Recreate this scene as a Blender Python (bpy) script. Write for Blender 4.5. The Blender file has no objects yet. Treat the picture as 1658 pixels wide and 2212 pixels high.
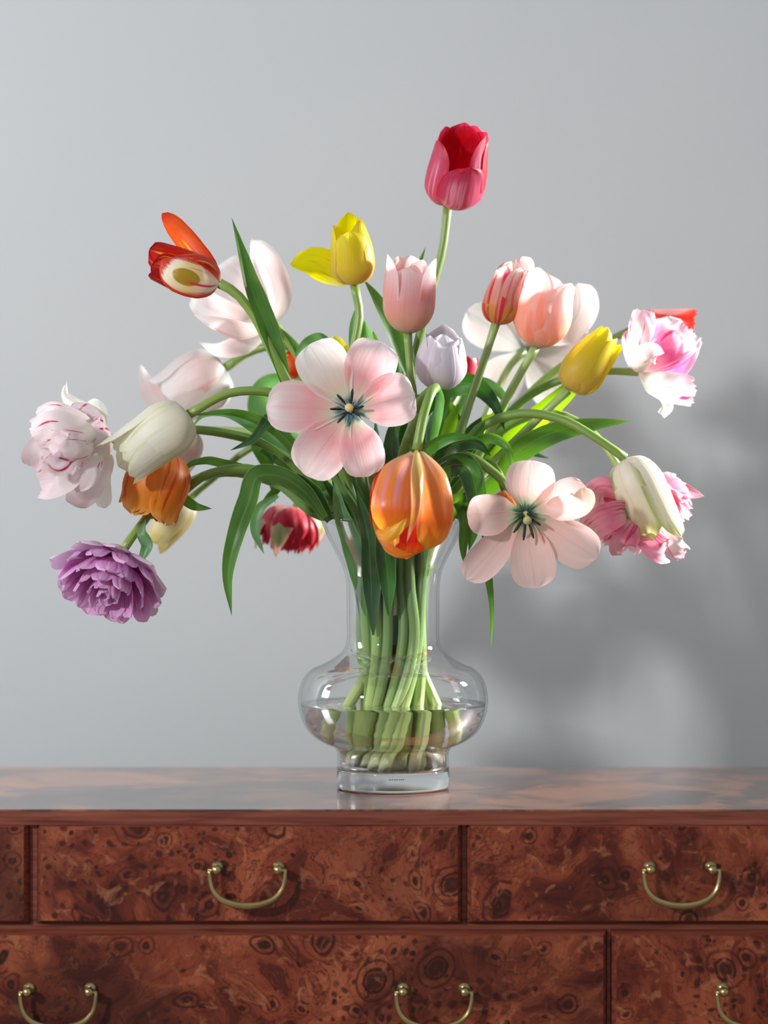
import bpy, bmesh, math, random
from mathutils import Vector, Matrix, noise
R_ = math.radians
rng = random.Random(7)
SC = bpy.context.scene
COL = SC.collection

# ------------------------------------------------------------------ camera, world, lamps, exposure
FPX = 5312.0            # focal length in pixels of the 1658 x 2212 frame
H = 0.2805              # eye height above the chest top (metres)
CX = -0.0092
cd = bpy.data.cameras.new('camera'); cam = bpy.data.objects.new('camera', cd); COL.objects.link(cam)
cam.location = (CX, -2.5, H); cam.rotation_euler = (R_(90), 0, 0)
cd.sensor_fit = 'VERTICAL'; cd.sensor_height = 24; cd.lens = FPX / 2212 * 24
cd.clip_start = 0.05; cd.clip_end = 50
cd.dof.use_dof = True; cd.dof.focus_distance = 2.42; cd.dof.aperture_fstop = 1.7
SC.camera = cam

w = bpy.data.worlds.new('world'); SC.world = w; w.use_nodes = True
bg = w.node_tree.nodes['Background']; bg.inputs[0].default_value = (0.88, 0.94, 1.0, 1); bg.inputs[1].default_value = 0.45

def lamp(name, loc, target, power, sx, sy, col=(1, 1, 1), spread=180):
    ld = bpy.data.lights.new(name, 'AREA'); ld.shape = 'RECTANGLE'; ld.size = sx; ld.size_y = sy
    ld.energy = power; ld.color = col; ld.spread = R_(spread)
    o = bpy.data.objects.new(name, ld); COL.objects.link(o); o.location = loc
    o.rotation_euler = (Vector(target) - Vector(loc)).to_track_quat('-Z', 'Y').to_euler(); return o
lamp('window_light', (-1.62, -2.02, 0.95), (0.1, 0.1, 0.22), 39, 0.16, 0.16, (1.0, 0.99, 0.98)).data.cycles.is_caustics_light = True
lamp('left_wall_fill_light', (-2.5, 0.05, 0.95), (0.0, 0.1, 0.20), 14, 0.5, 0.9, (0.92, 0.96, 1.0), 150)  # added fill lamp, no known source there; lifts the wall, more toward the left
lamp('sun_shaft_behind', (1.40, 0.44, 0.80), (0.0, -0.04, 0.30), 6.5, 0.18, 0.24, (1.0, 0.99, 0.96), 44).data.cycles.is_caustics_light = True

SC.view_settings.view_transform = 'Standard'; SC.view_settings.look = 'None'
SC.view_settings.gamma = 1; SC.view_settings.use_curve_mapping = False
SC.view_settings.exposure = 0.0

# ------------------------------------------------------------------ helpers
def P(px, py, y=0.0):
    s = (2.5 + y) / FPX
    return Vector((CX + (px - 829) * s, y, H - (py - 1106) * s))
def S(y): return (2.5 + y) / FPX
def lin(c):
    return tuple((v / 12.92 if v <= 0.04045 else ((v + 0.055) / 1.055) ** 2.4) for v in (x / 255 for x in c)) + (1,)
def mesh_obj(name, verts, faces, mat=None, parent=None, uvs=None, smooth=True, origin=None):
    if origin is None and parent is not None: origin = ORIG.get(parent.name, Vector((0, 0, 0)))
    org = origin or Vector((0, 0, 0))
    me = bpy.data.meshes.new(name)
    me.from_pydata([tuple(Vector(v) - org) for v in verts], [], faces)
    if uvs:
        ul = me.uv_layers.new(name='UVMap')
        for lp in me.loops: ul.data[lp.index].uv = uvs[lp.vertex_index]
    if smooth: me.polygons.foreach_set('use_smooth', [True] * len(me.polygons))
    if mat: me.materials.append(mat)
    o = bpy.data.objects.new(name, me); COL.objects.link(o)
    if parent is not None: o.parent = parent
    return o
ORIG = {}
def thing(name, label, cat, loc, group=None):
    o = bpy.data.objects.new(name, None); COL.objects.link(o); o.location = loc; o.empty_display_size = 0.02
    o['label'] = label; o['category'] = cat
    if group: o['group'] = group
    ORIG[o.name] = Vector(loc); return o
def part(name, verts, faces, mat, parent, uvs=None, smooth=True, label=None):
    root = parent
    while root.parent: root = root.parent
    o = mesh_obj(name, verts, faces, mat, parent, uvs, smooth, ORIG.get(root.name, Vector((0, 0, 0))))
    if label: o['label'] = label
    return o
def catmull(pts, n):
    p = [2 * pts[0] - pts[1]] + list(pts) + [2 * pts[-1] - pts[-2]]
    seg = len(pts) - 1
    # spacing by chord length
    L = [(pts[i + 1] - pts[i]).length for i in range(seg)]; T = sum(L) or 1
    out = []
    for k in range(n):
        d = T * k / (n - 1); i = 0
        while i < seg - 1 and d > L[i]: d -= L[i]; i += 1
        t = min(1, d / (L[i] or 1)); a, b, c, e = p[i], p[i + 1], p[i + 2], p[i + 3]
        la = max((b - a).length, 1e-6); lb = max((c - b).length, 1e-6); lc = max((e - c).length, 1e-6)
        m1 = ((c - b) / lb * la + (b - a) / la * lb) / (la + lb) * lb      # non-uniform tangents
        m2 = ((e - c) / lc * lb + (c - b) / lb * lc) / (lb + lc) * lb
        t2, t3 = t * t, t * t * t
        out.append((2*t3 - 3*t2 + 1) * b + (t3 - 2*t2 + t) * m1 + (-2*t3 + 3*t2) * c + (t3 - t2) * m2)
    return out
def interp(tab, t):
    if t <= tab[0][0]: return tab[0][1]
    for (a, va), (b, vb) in zip(tab, tab[1:]):
        if t <= b:
            k = (t - a) / (b - a)
            return va + (vb - va) * k
    return tab[-1][1]

# ------------------------------------------------------------------ node helpers
class NT:
    def __init__(s, name):
        s.m = bpy.data.materials.new(name); s.m.use_nodes = True; s.t = s.m.node_tree; s.t.nodes.clear()
        s.out = s.n('ShaderNodeOutputMaterial')
    def n(s, typ, **kw):
        nd = s.t.nodes.new(typ)
        for k, v in kw.items(): setattr(nd, k, v)
        return nd
    def set(s, inp, v):
        if isinstance(v, bpy.types.NodeSocket): s.t.links.new(v, inp)
        elif v is not None: inp.default_value = v
    def math(s, op, a, b=None, c=None, clamp=False):
        nd = s.n('ShaderNodeMath', operation=op, use_clamp=clamp); s.set(nd.inputs[0], a)
        if b is not None: s.set(nd.inputs[1], b)
        if c is not None: s.set(nd.inputs[2], c)
        return nd.outputs[0]
    def ss(s, x, lo, hi, a=0.0, b=1.0):
        nd = s.n('ShaderNodeMapRange', interpolation_type='SMOOTHSTEP'); s.set(nd.inputs[0], x)
        for i, v in ((1, lo), (2, hi), (3, a), (4, b)): s.set(nd.inputs[i], v)
        return nd.outputs[0]
    def mix(s, f, a, b, mode='MIX'):
        nd = s.n('ShaderNodeMix', data_type='RGBA', blend_type=mode); s.set(nd.inputs[0], f)
        s.set(nd.inputs[6], a); s.set(nd.inputs[7], b); return nd.outputs[2]
    def ramp(s, f, stops, interp_='LINEAR'):
        nd = s.n('ShaderNodeValToRGB'); s.set(nd.inputs[0], f); cr = nd.color_ramp; cr.interpolation = interp_
        while len(cr.elements) < len(stops): cr.elements.new(0.5)
        for e, (p, c) in zip(cr.elements, stops): e.position = p; e.color = lin(c)
        return nd.outputs[0]
    def comb(s, x, y, z):
        nd = s.n('ShaderNodeCombineXYZ')
        for i, v in enumerate((x, y, z)): s.set(nd.inputs[i], v)
        return nd.outputs[0]
    def noise(s, vec, scale, detail=2, rough=0.5, dist=0.0):
        nd = s.n('ShaderNodeTexNoise'); s.set(nd.inputs['Vector'], vec); nd.inputs['Scale'].default_value = scale
        nd.inputs['Detail'].default_value = detail; nd.inputs['Roughness'].default_value = rough
        nd.inputs['Distortion'].default_value = dist; return nd
    def bump(s, h, strength, dist, normal=None):
        nd = s.n('ShaderNodeBump'); nd.inputs['Strength'].default_value = strength
        nd.inputs['Distance'].default_value = dist; s.set(nd.inputs['Height'], h)
        if normal is not None: s.set(nd.inputs['Normal'], normal)
        return nd.outputs[0]
    def bsdf(s, col, rough=0.5, **kw):
        nd = s.n('ShaderNodeBsdfPrincipled'); s.set(nd.inputs['Base Color'], col); s.set(nd.inputs['Roughness'], rough)
        for k, v in kw.items(): s.set(nd.inputs[k.replace('_', ' ')], v)
        return nd
    def uv(s):
        u = s.n('ShaderNodeUVMap'); sp = s.n('ShaderNodeSeparateXYZ'); s.t.links.new(u.outputs[0], sp.inputs[0])
        return sp.outputs[0], sp.outputs[1]
    def rand(s):
        return s.n('ShaderNodeObjectInfo').outputs['Random']
    def end(s, sh): s.t.links.new(sh, s.out.inputs[0]); return s.m

def petal_mat(name, stops, edge=None, streak=None, midrib=None, transl=0.5, rough=0.42, vary=0.10, spot=None, tr_gain=1.0):
    """stops: colours from base to tip. edge=(colour, lo, hi). streak=(colour, across, along, lo, hi, v0, v1)."""
    N = NT(name); u, v = N.uv(); rnd = N.rand()
    e = N.math('ABSOLUTE', N.math('MULTIPLY_ADD', u, 2.0, -1.0))
    seed = N.math('MULTIPLY', rnd, 37.0)
    wob = N.noise(N.comb(N.math('MULTIPLY', u, 3.0), N.math('MULTIPLY', v, 2.0), seed), 1.5, 2)
    vv = N.math('ADD', v, N.math('MULTIPLY_ADD', wob.outputs[0], 0.24, -0.12))
    fine = N.noise(N.comb(N.math('MULTIPLY', u, 26.0), N.math('MULTIPLY', v, 1.6), seed), 1.0, 3)
    vv = N.math('ADD', vv, N.math('MULTIPLY_ADD', fine.outputs[0], 0.12, -0.06))
    col = N.ramp(vv, stops)
    if edge:
        ee = N.math('MAXIMUM', e, N.ss(v, 0.55, 1.0))
        ee = N.math('ADD', ee, N.math('MULTIPLY_ADD', fine.outputs[0], 0.5, -0.25))
        col = N.mix(N.ss(ee, edge[1], edge[2]), col, lin(edge[0]))
    if spot:                                    # (colour, u, v, ru, rv)
        du = N.math('DIVIDE', N.math('SUBTRACT', u, spot[1]), spot[3]); dv = N.math('DIVIDE', N.math('SUBTRACT', v, spot[2]), spot[4])
        dd = N.math('ADD', N.math('MULTIPLY', du, du), N.math('MULTIPLY', dv, dv))
        col = N.mix(N.ss(dd, 1.15, 0.8), col, lin(spot[0]))
    if streak:
        c, su, sv, lo, hi, v0, v1 = streak
        st = N.noise(N.comb(N.math('MULTIPLY', u, su), N.math('MULTIPLY', v, sv), N.math('ADD', seed, 5.0)), 1.0, 2.5, 0.55, 0.25)
        f = N.math('MULTIPLY', N.ss(st.outputs[0], lo, hi), N.math('MULTIPLY', N.ss(v, v0 - 0.12, v0 + 0.05), N.ss(v, v1 + 0.05, v1 - 0.12)))
        col = N.mix(f, col, lin(c))
    if midrib: col = N.mix(N.math('MULTIPLY', N.ss(e, 0.10, 0.0), midrib[1]), col, lin(midrib[0]))
    val = N.math('ADD', N.math('MULTIPLY_ADD', rnd, vary, 1.0 - vary / 2), N.math('MULTIPLY_ADD', fine.outputs[0], 0.10, -0.05))
    hs = N.n('ShaderNodeHueSaturation'); N.set(hs.inputs['Value'], val); N.set(hs.inputs['Color'], col); col = hs.outputs[0]
    vein = N.math('ADD', fine.outputs[0], N.math('MULTIPLY', N.ss(e, 0.07, 0.0), -0.35))
    nb = N.bump(vein, 0.35, 0.0006)
    pb = N.bsdf(col, rough, Normal=nb); pb.inputs['Specular IOR Level'].default_value = 0.4
    pb.inputs['Sheen Weight'].default_value = 0.12
    tr = N.n('ShaderNodeBsdfTranslucent'); N.set(tr.inputs[0], col); N.set(tr.inputs[1], nb)
    mx = N.n('ShaderNodeMixShader'); mx.inputs[0].default_value = transl
    N.t.links.new(pb.outputs[0], mx.inputs[1]); N.t.links.new(tr.outputs[0], mx.inputs[2])
    return N.end(mx.outputs[0])

def leaf_mat(name, c0, c1, tcol, transl=0.42, rough=0.38):
    N = NT(name); u, v = N.uv(); rnd = N.rand()
    st = N.noise(N.comb(N.math('MULTIPLY', u, 22.0), N.math('MULTIPLY', v, 0.8), N.math('MULTIPLY', rnd, 31.0)), 1.0, 3)
    big = N.noise(N.comb(u, N.math('MULTIPLY', v, 4.0), N.math('MULTIPLY', rnd, 11.0)), 1.2, 2)
    f = N.math('ADD', N.math('MULTIPLY', st.outputs[0], 0.45), N.math('MULTIPLY', big.outputs[0], 0.55))
    col = N.mix(N.ss(f, 0.35, 0.65), lin(c0), lin(c1))
    e = N.math('ABSOLUTE', N.math('MULTIPLY_ADD', u, 2.0, -1.0))
    col = N.mix(N.math('MULTIPLY', N.ss(e, 0.06, 0.0), 0.35), col, lin((150, 190, 110)))
    col = N.mix(N.math('MULTIPLY', N.ss(e, 0.9, 1.0), 0.5), col, lin((170, 200, 120)))
    nb = N.bump(st.outputs[0], 0.3, 0.0005)
    pb = N.bsdf(col, rough, Normal=nb); pb.inputs['Specular IOR Level'].default_value = 0.5
    tr = N.n('ShaderNodeBsdfTranslucent'); tr.inputs[0].default_value = lin(tcol); N.set(tr.inputs[1], nb)
    mx = N.n('ShaderNodeMixShader'); mx.inputs[0].default_value = transl
    N.t.links.new(pb.outputs[0], mx.inputs[1]); N.t.links.new(tr.outputs[0], mx.inputs[2])
    return N.end(mx.outputs[0])

def stem_mat(name, stops):
    N = NT(name); u, v = N.uv(); rnd = N.rand()
    ns = N.noise(N.comb(N.math('MULTIPLY', u, 9.0), N.math('MULTIPLY', v, 6.0), N.math('MULTIPLY', rnd, 31.0)), 1.0, 3)
    col = N.ramp(N.math('ADD', v, N.math('MULTIPLY_ADD', ns.outputs[0], 0.08, -0.04)), stops)
    hs = N.n('ShaderNodeHueSaturation'); N.set(hs.inputs['Color'], col)
    N.set(hs.inputs['Value'], N.math('ADD', N.math('MULTIPLY_ADD', rnd, 0.25, 0.72), N.math('MULTIPLY', ns.outputs[0], 0.3)))
    pb = N.bsdf(hs.outputs[0], 0.36, Normal=N.bump(ns.outputs[0], 0.2, 0.0006))
    pb.inputs['Subsurface Weight'].default_value = 0.25; pb.inputs['Subsurface Radius'].default_value = (0.003, 0.004, 0.001)
    pb.inputs['Subsurface Scale'].default_value = 1.0
    return N.end(pb.outputs[0])

# ------------------------------------------------------------------ materials
def m_wall():
    N = NT('wall_paint'); tc = N.n('ShaderNodeTexCoord').outputs['Object']
    a = N.noise(tc, 2.2, 3); b = N.noise(tc, 260, 3)
    col = N.mix(N.ss(a.outputs[0], 0.3, 0.7), (0.655, 0.680, 0.700, 1), (0.675, 0.698, 0.712, 1))
    pb = N.bsdf(col, 0.85, Normal=N.bump(b.outputs[0], 0.15, 0.0006)); pb.inputs['Specular IOR Level'].default_value = 0.15
    return N.end(pb.outputs[0])
def burl_color(N, tc, big_shift):
    """knotty burl walnut: warped ground, ringed eyes, pin knots, dark flows"""
    sp_ = N.n('ShaderNodeSeparateXYZ'); N.set(sp_.inputs[0], tc)
    tc = N.comb(sp_.outputs[0], N.math('ADD', sp_.outputs[1], sp_.outputs[2]), 0.0)
    wz = N.noise(tc, 7.0, 3, 0.5, 0.4)
    warp = N.n('ShaderNodeVectorMath', operation='MULTIPLY_ADD'); N.set(warp.inputs[0], wz.outputs['Color'])
    warp.inputs[1].default_value = (0.055, 0.055, 0.0); N.set(warp.inputs[2], tc); p = warp.outputs[0]
    fz = N.noise(tc, 45, 3, 0.55)
    warp2 = N.n('ShaderNodeVectorMath', operation='MULTIPLY_ADD'); N.set(warp2.inputs[0], fz.outputs['Color'])
    warp2.inputs[1].default_value = (0.007, 0.007, 0.0); N.set(warp2.inputs[2], p); p2 = warp2.outputs[0]
    # ground figure
    g = N.noise(p2, 13, 5, 0.62, 1.2)
    grd = N.ramp(g.outputs[0], [(0.28, (56, 14, 9)), (0.40, (96, 36, 22)), (0.50, (132, 60, 38)), (0.60, (154, 80, 52)), (0.75, (172, 100, 66))])
    # eyes at two sizes, each with rings about it
    def eyes(col, scale, r0, ringf, keep, dark, ringcol, amt):
        vo = N.n('ShaderNodeTexVoronoi', voronoi_dimensions='2D'); N.set(vo.inputs['Vector'], p2); vo.inputs['Scale'].default_value = scale
        d = vo.outputs['Distance']; sel = N.n('ShaderNodeSeparateXYZ'); N.t.links.new(vo.outputs['Color'], sel.inputs[0])
        k = N.ss(sel.outputs[0], keep, keep + 0.05)
        rr = N.math('MULTIPLY_ADD', sel.outputs[1], r0, r0 * 0.45)
        rings = N.math('SINE', N.math('MULTIPLY', d, ringf))
        rr2 = N.math('MULTIPLY', rr, 3.2)
        halo = N.math('MULTIPLY', N.ss(d, rr2, rr, 0.0, 1.0), k)
        col = N.mix(N.math('MULTIPLY', N.math('MULTIPLY', N.ss(rings, 0.1, 0.9), halo), amt), col, lin(ringcol))
        core = N.math('MULTIPLY', N.ss(d, rr, N.math('MULTIPLY', rr, 0.55), 0.0, 1.0), k)
        col = N.mix(N.math('MULTIPLY', core, 0.85), col, lin(dark))
        heart = N.math('MULTIPLY', N.ss(d, N.math('MULTIPLY', rr, 0.42), N.math('MULTIPLY', rr, 0.2), 0.0, 1.0), k)
        return N.mix(N.math('MULTIPLY', heart, 0.55), col, lin((92, 40, 26)))
    col = eyes(grd, 17, 0.13, 46, 0.45, (42, 10, 7), (58, 17, 10), 0.95)
    col = eyes(col, 34, 0.12, 30, 0.55, (38, 9, 6), (60, 18, 11), 0.75)
    # clusters of pin knots
    cl = N.noise(tc, 5.5, 2); msk = N.ss(cl.outputs[0], 0.47, 0.58)
    vo = N.n('ShaderNodeTexVoronoi', voronoi_dimensions='2D'); N.set(vo.inputs['Vector'], p2); vo.inputs['Scale'].default_value = 85
    ps = N.n('ShaderNodeSeparateXYZ'); N.t.links.new(vo.outputs['Color'], ps.inputs[0]); pr_ = N.math('MULTIPLY', ps.outputs[0], 0.46)
    pin = N.math('MULTIPLY', N.ss(vo.outputs['Distance'], pr_, N.math('MULTIPLY', pr_, 0.4)), msk)
    col = N.mix(N.math('MULTIPLY', pin, 0.8), col, lin((46, 11, 8)))
    fl = N.math('SINE', N.math('MULTIPLY', g.outputs[0], 62.0)); fm = N.noise(tc, 9.0, 2)
    col = N.mix(N.math('MULTIPLY', N.ss(fl, 0.55, 1.0), N.ss(fm.outputs[0], 0.42, 0.6, 0, 0.62)), col, lin((54, 15, 9)))
    # thin flowing lines
    ln = N.noise(p, 30, 3, 0.5, 2.2); l = N.ss(N.math('ABSOLUTE', N.math('SUBTRACT', ln.outputs[0], 0.5)), 0.02, 0.0)
    col = N.mix(N.math('MULTIPLY', l, 0.5), col, lin((58, 18, 11)))
    ln2 = N.noise(p2, 60, 4, 0.6, 1.0); col = N.mix(N.ss(ln2.outputs[0], 0.55, 0.72, 0, 0.5), col, lin((186, 118, 82)))
    # broad darker clouds of the veneer
    bd = N.noise(tc, 3.4 + big_shift, 3, 0.55, 0.8)
    return N.mix(N.ss(bd.outputs[0], 0.42, 0.66, 0, 0.75), col, lin((40, 8, 8))), g
def m_burl(name, top=False):
    N = NT(name); ob = N.n('ShaderNodeTexCoord').outputs['Object']
    off = N.n('ShaderNodeVectorMath', operation='ADD'); N.set(off.inputs[0], ob)
    r = N.rand(); N.set(off.inputs[1], N.comb(N.math('MULTIPLY', r, 9.0), 0.0, N.math('MULTIPLY', r, 5.0)))
    col, g = burl_color(N, off.outputs[0], 0.0)
    if top:
        col = N.mix(0.6, col, lin((52, 40, 36)))
        pt = N.noise(ob, 9, 4, 0.6, 0.6); col = N.mix(N.ss(pt.outputs[0], 0.46, 0.60, 0, 0.38), col, lin((190, 120, 70)))
        bn = N.noise(ob, 5, 2)
        pb = N.bsdf(col, 0.5, Normal=N.bump(bn.outputs[0], 0.04, 0.002)); pb.inputs['Specular IOR Level'].default_value = 0.5
        pb.inputs['Coat Weight'].default_value = 1.0; pb.inputs['Coat Roughness'].default_value = 0.10; pb.inputs['Coat IOR'].default_value = 1.5
    else:
        pb = N.bsdf(col, 0.42); pb.inputs['Specular IOR Level'].default_value = 0.25
        pb.inputs['Coat Weight'].default_value = 0.12; pb.inputs['Coat Roughness'].default_value = 0.25
    return N.end(pb.outputs[0])
def m_walnut():
    N = NT('walnut_rail'); ob = N.n('ShaderNodeTexCoord').outputs['Object']
    sp = N.n('ShaderNodeSeparateXYZ'); N.set(sp.inputs[0], ob)
    vec = N.comb(N.math('MULTIPLY', sp.outputs[0], 6.0), N.math('MULTIPLY', sp.outputs[1], 60.0), N.math('MULTIPLY', sp.outputs[2], 130.0))
    a = N.noise(vec, 1.6, 4, 0.6, 0.5)
    col = N.ramp(a.outputs[0], [(0.3, (86, 38, 28)), (0.5, (122, 62, 47)), (0.7, (140, 78, 61))])
    pb = N.bsdf(col, 0.45, Normal=N.bump(a.outputs[0], 0.12, 0.0006)); pb.inputs['Specular IOR Level'].default_value = 0.3
    return N.end(pb.outputs[0])
def m_simple(name, c, rough=0.5, metal=0.0, raw=None):
    N = NT(name); ns = N.noise(N.n('ShaderNodeTexCoord').outputs['Object'], 90, 3)
    c_ = raw or lin(c)
    col = N.mix(N.ss(ns.outputs[0], 0.3, 0.7), tuple(x * 0.86 for x in c_[:3]) + (1,), c_)
    pb = N.bsdf(col, N.math('MULTIPLY_ADD', ns.outputs[0], 0.12, rough - 0.06)); pb.inputs['Metallic'].default_value = metal
    return N.end(pb.outputs[0])
def m_thin_glass():
    N = NT('clear_vase_glass')
    lw = N.n('ShaderNodeLayerWeight'); lw.inputs[0].default_value = 0.5
    tr = N.n('ShaderNodeBsdfTransparent')
    N.set(tr.inputs[0], N.mix(N.ss(lw.outputs['Facing'], 0.72, 1.0), (0.995, 0.997, 0.997, 1), (0.74, 0.78, 0.80, 1)))
    gl = N.n('ShaderNodeBsdfGlossy'); gl.inputs['Roughness'].default_value = 0.015
    fr = N.n('ShaderNodeFresnel'); fr.inputs[0].default_value = 1.42
    mx = N.n('ShaderNodeMixShader'); N.t.links.new(N.math('MULTIPLY', fr.outputs[0], 0.38), mx.inputs[0])
    N.t.links.new(tr.outputs[0], mx.inputs[1]); N.t.links.new(gl.outputs[0], mx.inputs[2])
    return N.end(mx.outputs[0])
def m_glass(name, ior, col):
    N = NT(name); g = N.n('ShaderNodeBsdfGlass'); g.inputs['IOR'].default_value = ior; g.inputs['Roughness'].default_value = 0.0
    g.inputs['Color'].default_value = col; return N.end(g.outputs[0])

M = {}
M['wall'] = m_wall(); M['burl'] = m_burl('burl_walnut_veneer'); M['top'] = m_burl('polished_burl_top', True); M['walnut'] = m_walnut()
M['brass'] = m_simple('aged_brass', (190, 172, 122), 0.26, 1.0)
M['dark'] = m_simple('shadow_gap_wood', (44, 20, 15), 0.7)
M['floor'] = m_simple('oak_floor', (150, 130, 110), 0.5)
M['glass'] = m_thin_glass(); M['base'] = m_glass('solid_glass_foot', 1.47, (0.97, 0.985, 0.985, 1)); M['water'] = m_glass('vase_water', 1.33, (1, 1, 1, 1))
M['etch'] = m_simple('etched_mark', (96, 100, 102), 0.8)
M['stem'] = stem_mat('tulip_stem_green', [(0.0, (222, 224, 184)), (0.05, (190, 214, 128)), (0.22, (142, 172, 104)), (0.45, (98, 132, 74)), (0.75, (104, 138, 58)), (1.0, (128, 154, 74))])  # naturally pale cut end; lower stops lightened further to offset dim light underwater
M['stem_pale'] = stem_mat('pale_tulip_stem', [(0.0, (214, 204, 172)), (0.06, (180, 196, 130)), (0.25, (146, 172, 100)), (0.55, (134, 168, 92)), (1.0, (158, 184, 112))])
M['leaf'] = leaf_mat('tulip_leaf', (48, 88, 38), (82, 126, 60), (104, 164, 28), 0.36)
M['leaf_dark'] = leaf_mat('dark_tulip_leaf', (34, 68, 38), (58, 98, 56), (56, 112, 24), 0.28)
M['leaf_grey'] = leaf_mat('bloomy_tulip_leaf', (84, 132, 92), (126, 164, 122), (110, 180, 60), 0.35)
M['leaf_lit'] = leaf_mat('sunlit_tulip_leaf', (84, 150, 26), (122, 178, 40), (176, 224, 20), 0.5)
M['anther'] = m_simple('dark_anther', (52, 26, 34), 0.7)
M['pistil'] = m_simple('pale_pistil', (222, 204, 140), 0.6)
M['pistil_green'] = m_simple('green_pistil', (186, 196, 130), 0.6)

M['red'] = petal_mat('crimson_petal', [(0, (252, 190, 170)), (0.06, (236, 84, 112)), (0.4, (224, 26, 64)), (0.8, (216, 12, 40)), (1, (226, 40, 70))], edge=((236, 66, 108), 0.85, 1.1), streak=((240, 120, 150), 14, 1.2, 0.56, 0.75, 0.05, 0.75), transl=0.45)
M['red_out'] = petal_mat('rose_red_petal', [(0, (252, 200, 180)), (0.06, (228, 84, 110)), (0.5, (214, 72, 106)), (0.85, (204, 62, 104)), (1, (224, 120, 130))], edge=((206, 24, 74), 0.7, 1.0), streak=((238, 150, 176), 16, 1.0, 0.52, 0.7, 0.1, 0.8), transl=0.35)
M['yellow'] = petal_mat('yellow_petal', [(0, (222, 190, 110)), (0.3, (222, 196, 70)), (0.7, (226, 208, 30)), (1, (230, 222, 20))], edge=((226, 180, 110), 0.9, 1.15), transl=0.45)
M['yellow_in'] = petal_mat('bright_yellow_petal', [(0, (236, 224, 90)), (0.4, (240, 226, 0)), (1, (238, 232, 0))], streak=((196, 180, 20), 14, 1.2, 0.55, 0.75, 0.1, 0.9), transl=0.55)
M['blush'] = petal_mat('blush_peach_petal', [(0, (150, 158, 132)), (0.08, (206, 198, 178)), (0.25, (242, 196, 170)), (0.5, (246, 192, 174)), (0.8, (246, 206, 198)), (1, (244, 232, 226))], edge=((244, 214, 212), 0.75, 1.05), streak=((250, 172, 146), 5, 1.2, 0.55, 0.72, 0.15, 0.75), transl=0.5)
M['blush2'] = petal_mat('pink_blush_petal', [(0, (170, 176, 156)), (0.1, (226, 210, 190)), (0.28, (242, 196, 170)), (0.55, (240, 182, 178)), (0.85, (240, 210, 214)), (1, (242, 228, 230))], edge=((240, 218, 220), 0.75, 1.05), streak=((246, 150, 130), 4, 1.0, 0.55, 0.72, 0.1, 0.8), transl=0.5)
M['open'] = petal_mat('pink_open_petal', [(0, (60, 110, 124)), (0.11, (92, 140, 140)), (0.17, (222, 222, 196)), (0.28, (246, 196, 186)), (0.45, (250, 176, 182)), (0.72, (248, 208, 212)), (1, (246, 232, 234))], edge=((246, 226, 228), 0.72, 1.1), midrib=((240, 165, 172), 0.25), transl=0.35, vary=0.06)
M['open_white'] = petal_mat('white_open_petal', [(0, (60, 110, 124)), (0.11, (110, 150, 146)), (0.18, (224, 224, 196)), (0.35, (246, 214, 198)), (0.6, (248, 232, 228)), (1, (248, 244, 246))], edge=((248, 242, 244), 0.7, 1.1), midrib=((250, 210, 200), 0.2), transl=0.4)
M['open2'] = petal_mat('pale_pink_petal', [(0, (36, 78, 66)), (0.10, (78, 118, 96)), (0.17, (196, 200, 166)), (0.30, (246, 206, 196)), (0.6, (246, 212, 208)), (1, (244, 218, 216))], midrib=((236, 180, 175), 0.25), transl=0.35, vary=0.06)
M['open2_tip'] = petal_mat('pale_pink_petal_end', [(0, (246, 208, 200)), (0.6, (246, 214, 208)), (1, (232, 206, 176))], transl=0.35, vary=0.06)
M['stripe'] = petal_mat('candy_stripe_petal', [(0, (180, 170, 60)), (0.1, (224, 188, 90)), (0.35, (236, 176, 90)), (0.5, (240, 178, 150)), (0.8, (244, 200, 196)), (1, (246, 240, 232))], edge=((248, 240, 232), 1.0, 1.25), streak=((232, 62, 96), 5.5, 0.5, 0.50, 0.60, 0.06, 0.98), transl=0.5)
M['lilac'] = petal_mat('lilac_white_petal', [(0, (178, 172, 164)), (0.2, (206, 196, 206)), (0.6, (216, 206, 218)), (1, (232, 226, 232))], midrib=((240, 236, 240), 0.5), transl=0.35, vary=0.12)
M['ghost'] = petal_mat('translucent_white_petal', [(0, (150, 160, 156)), (0.12, (206, 208, 202)), (0.5, (228, 220, 216)), (1, (234, 230, 230))], midrib=((200, 206, 206), 0.5), transl=0.4, vary=0.06)
M['pinkwhite'] = petal_mat('white_rose_petal', [(0, (200, 202, 190)), (0.15, (232, 222, 216)), (0.45, (240, 216, 214)), (0.8, (244, 236, 236)), (1, (246, 246, 246))], streak=((236, 184, 186), 4, 0.8, 0.54, 0.75, 0.1, 0.9), transl=0.45)
M['creamgreen'] = petal_mat('cream_green_petal', [(0, (240, 240, 222)), (0.3, (244, 240, 222)), (0.7, (248, 246, 236)), (1, (246, 248, 234))], edge=((226, 232, 190), 0.85, 1.1), streak=((222, 226, 176), 5, 0.8, 0.50, 0.7, 0.0, 0.9), transl=0.4)
M['whitegreen'] = petal_mat('white_green_petal', [(0, (236, 232, 222)), (0.4, (232, 226, 212)), (1, (222, 222, 184))], edge=((188, 194, 122), 0.55, 1.0), midrib=((214, 212, 190), 0.5), transl=0.35)
M['green_keel'] = petal_mat('green_keeled_petal', [(0, (232, 230, 216)), (0.3, (150, 168, 92)), (0.7, (160, 174, 100)), (1, (196, 206, 150))], edge=((232, 230, 214), 0.5, 0.9), transl=0.3)
M['orange'] = petal_mat('orange_petal', [(0, (236, 176, 120)), (0.2, (238, 150, 70)), (0.6, (238, 136, 34)), (1, (240, 158, 40))], edge=((246, 186, 110), 0.8, 1.15), streak=((216, 70, 20), 6, 0.9, 0.52, 0.68, 0.1, 0.9), transl=0.45)
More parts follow.
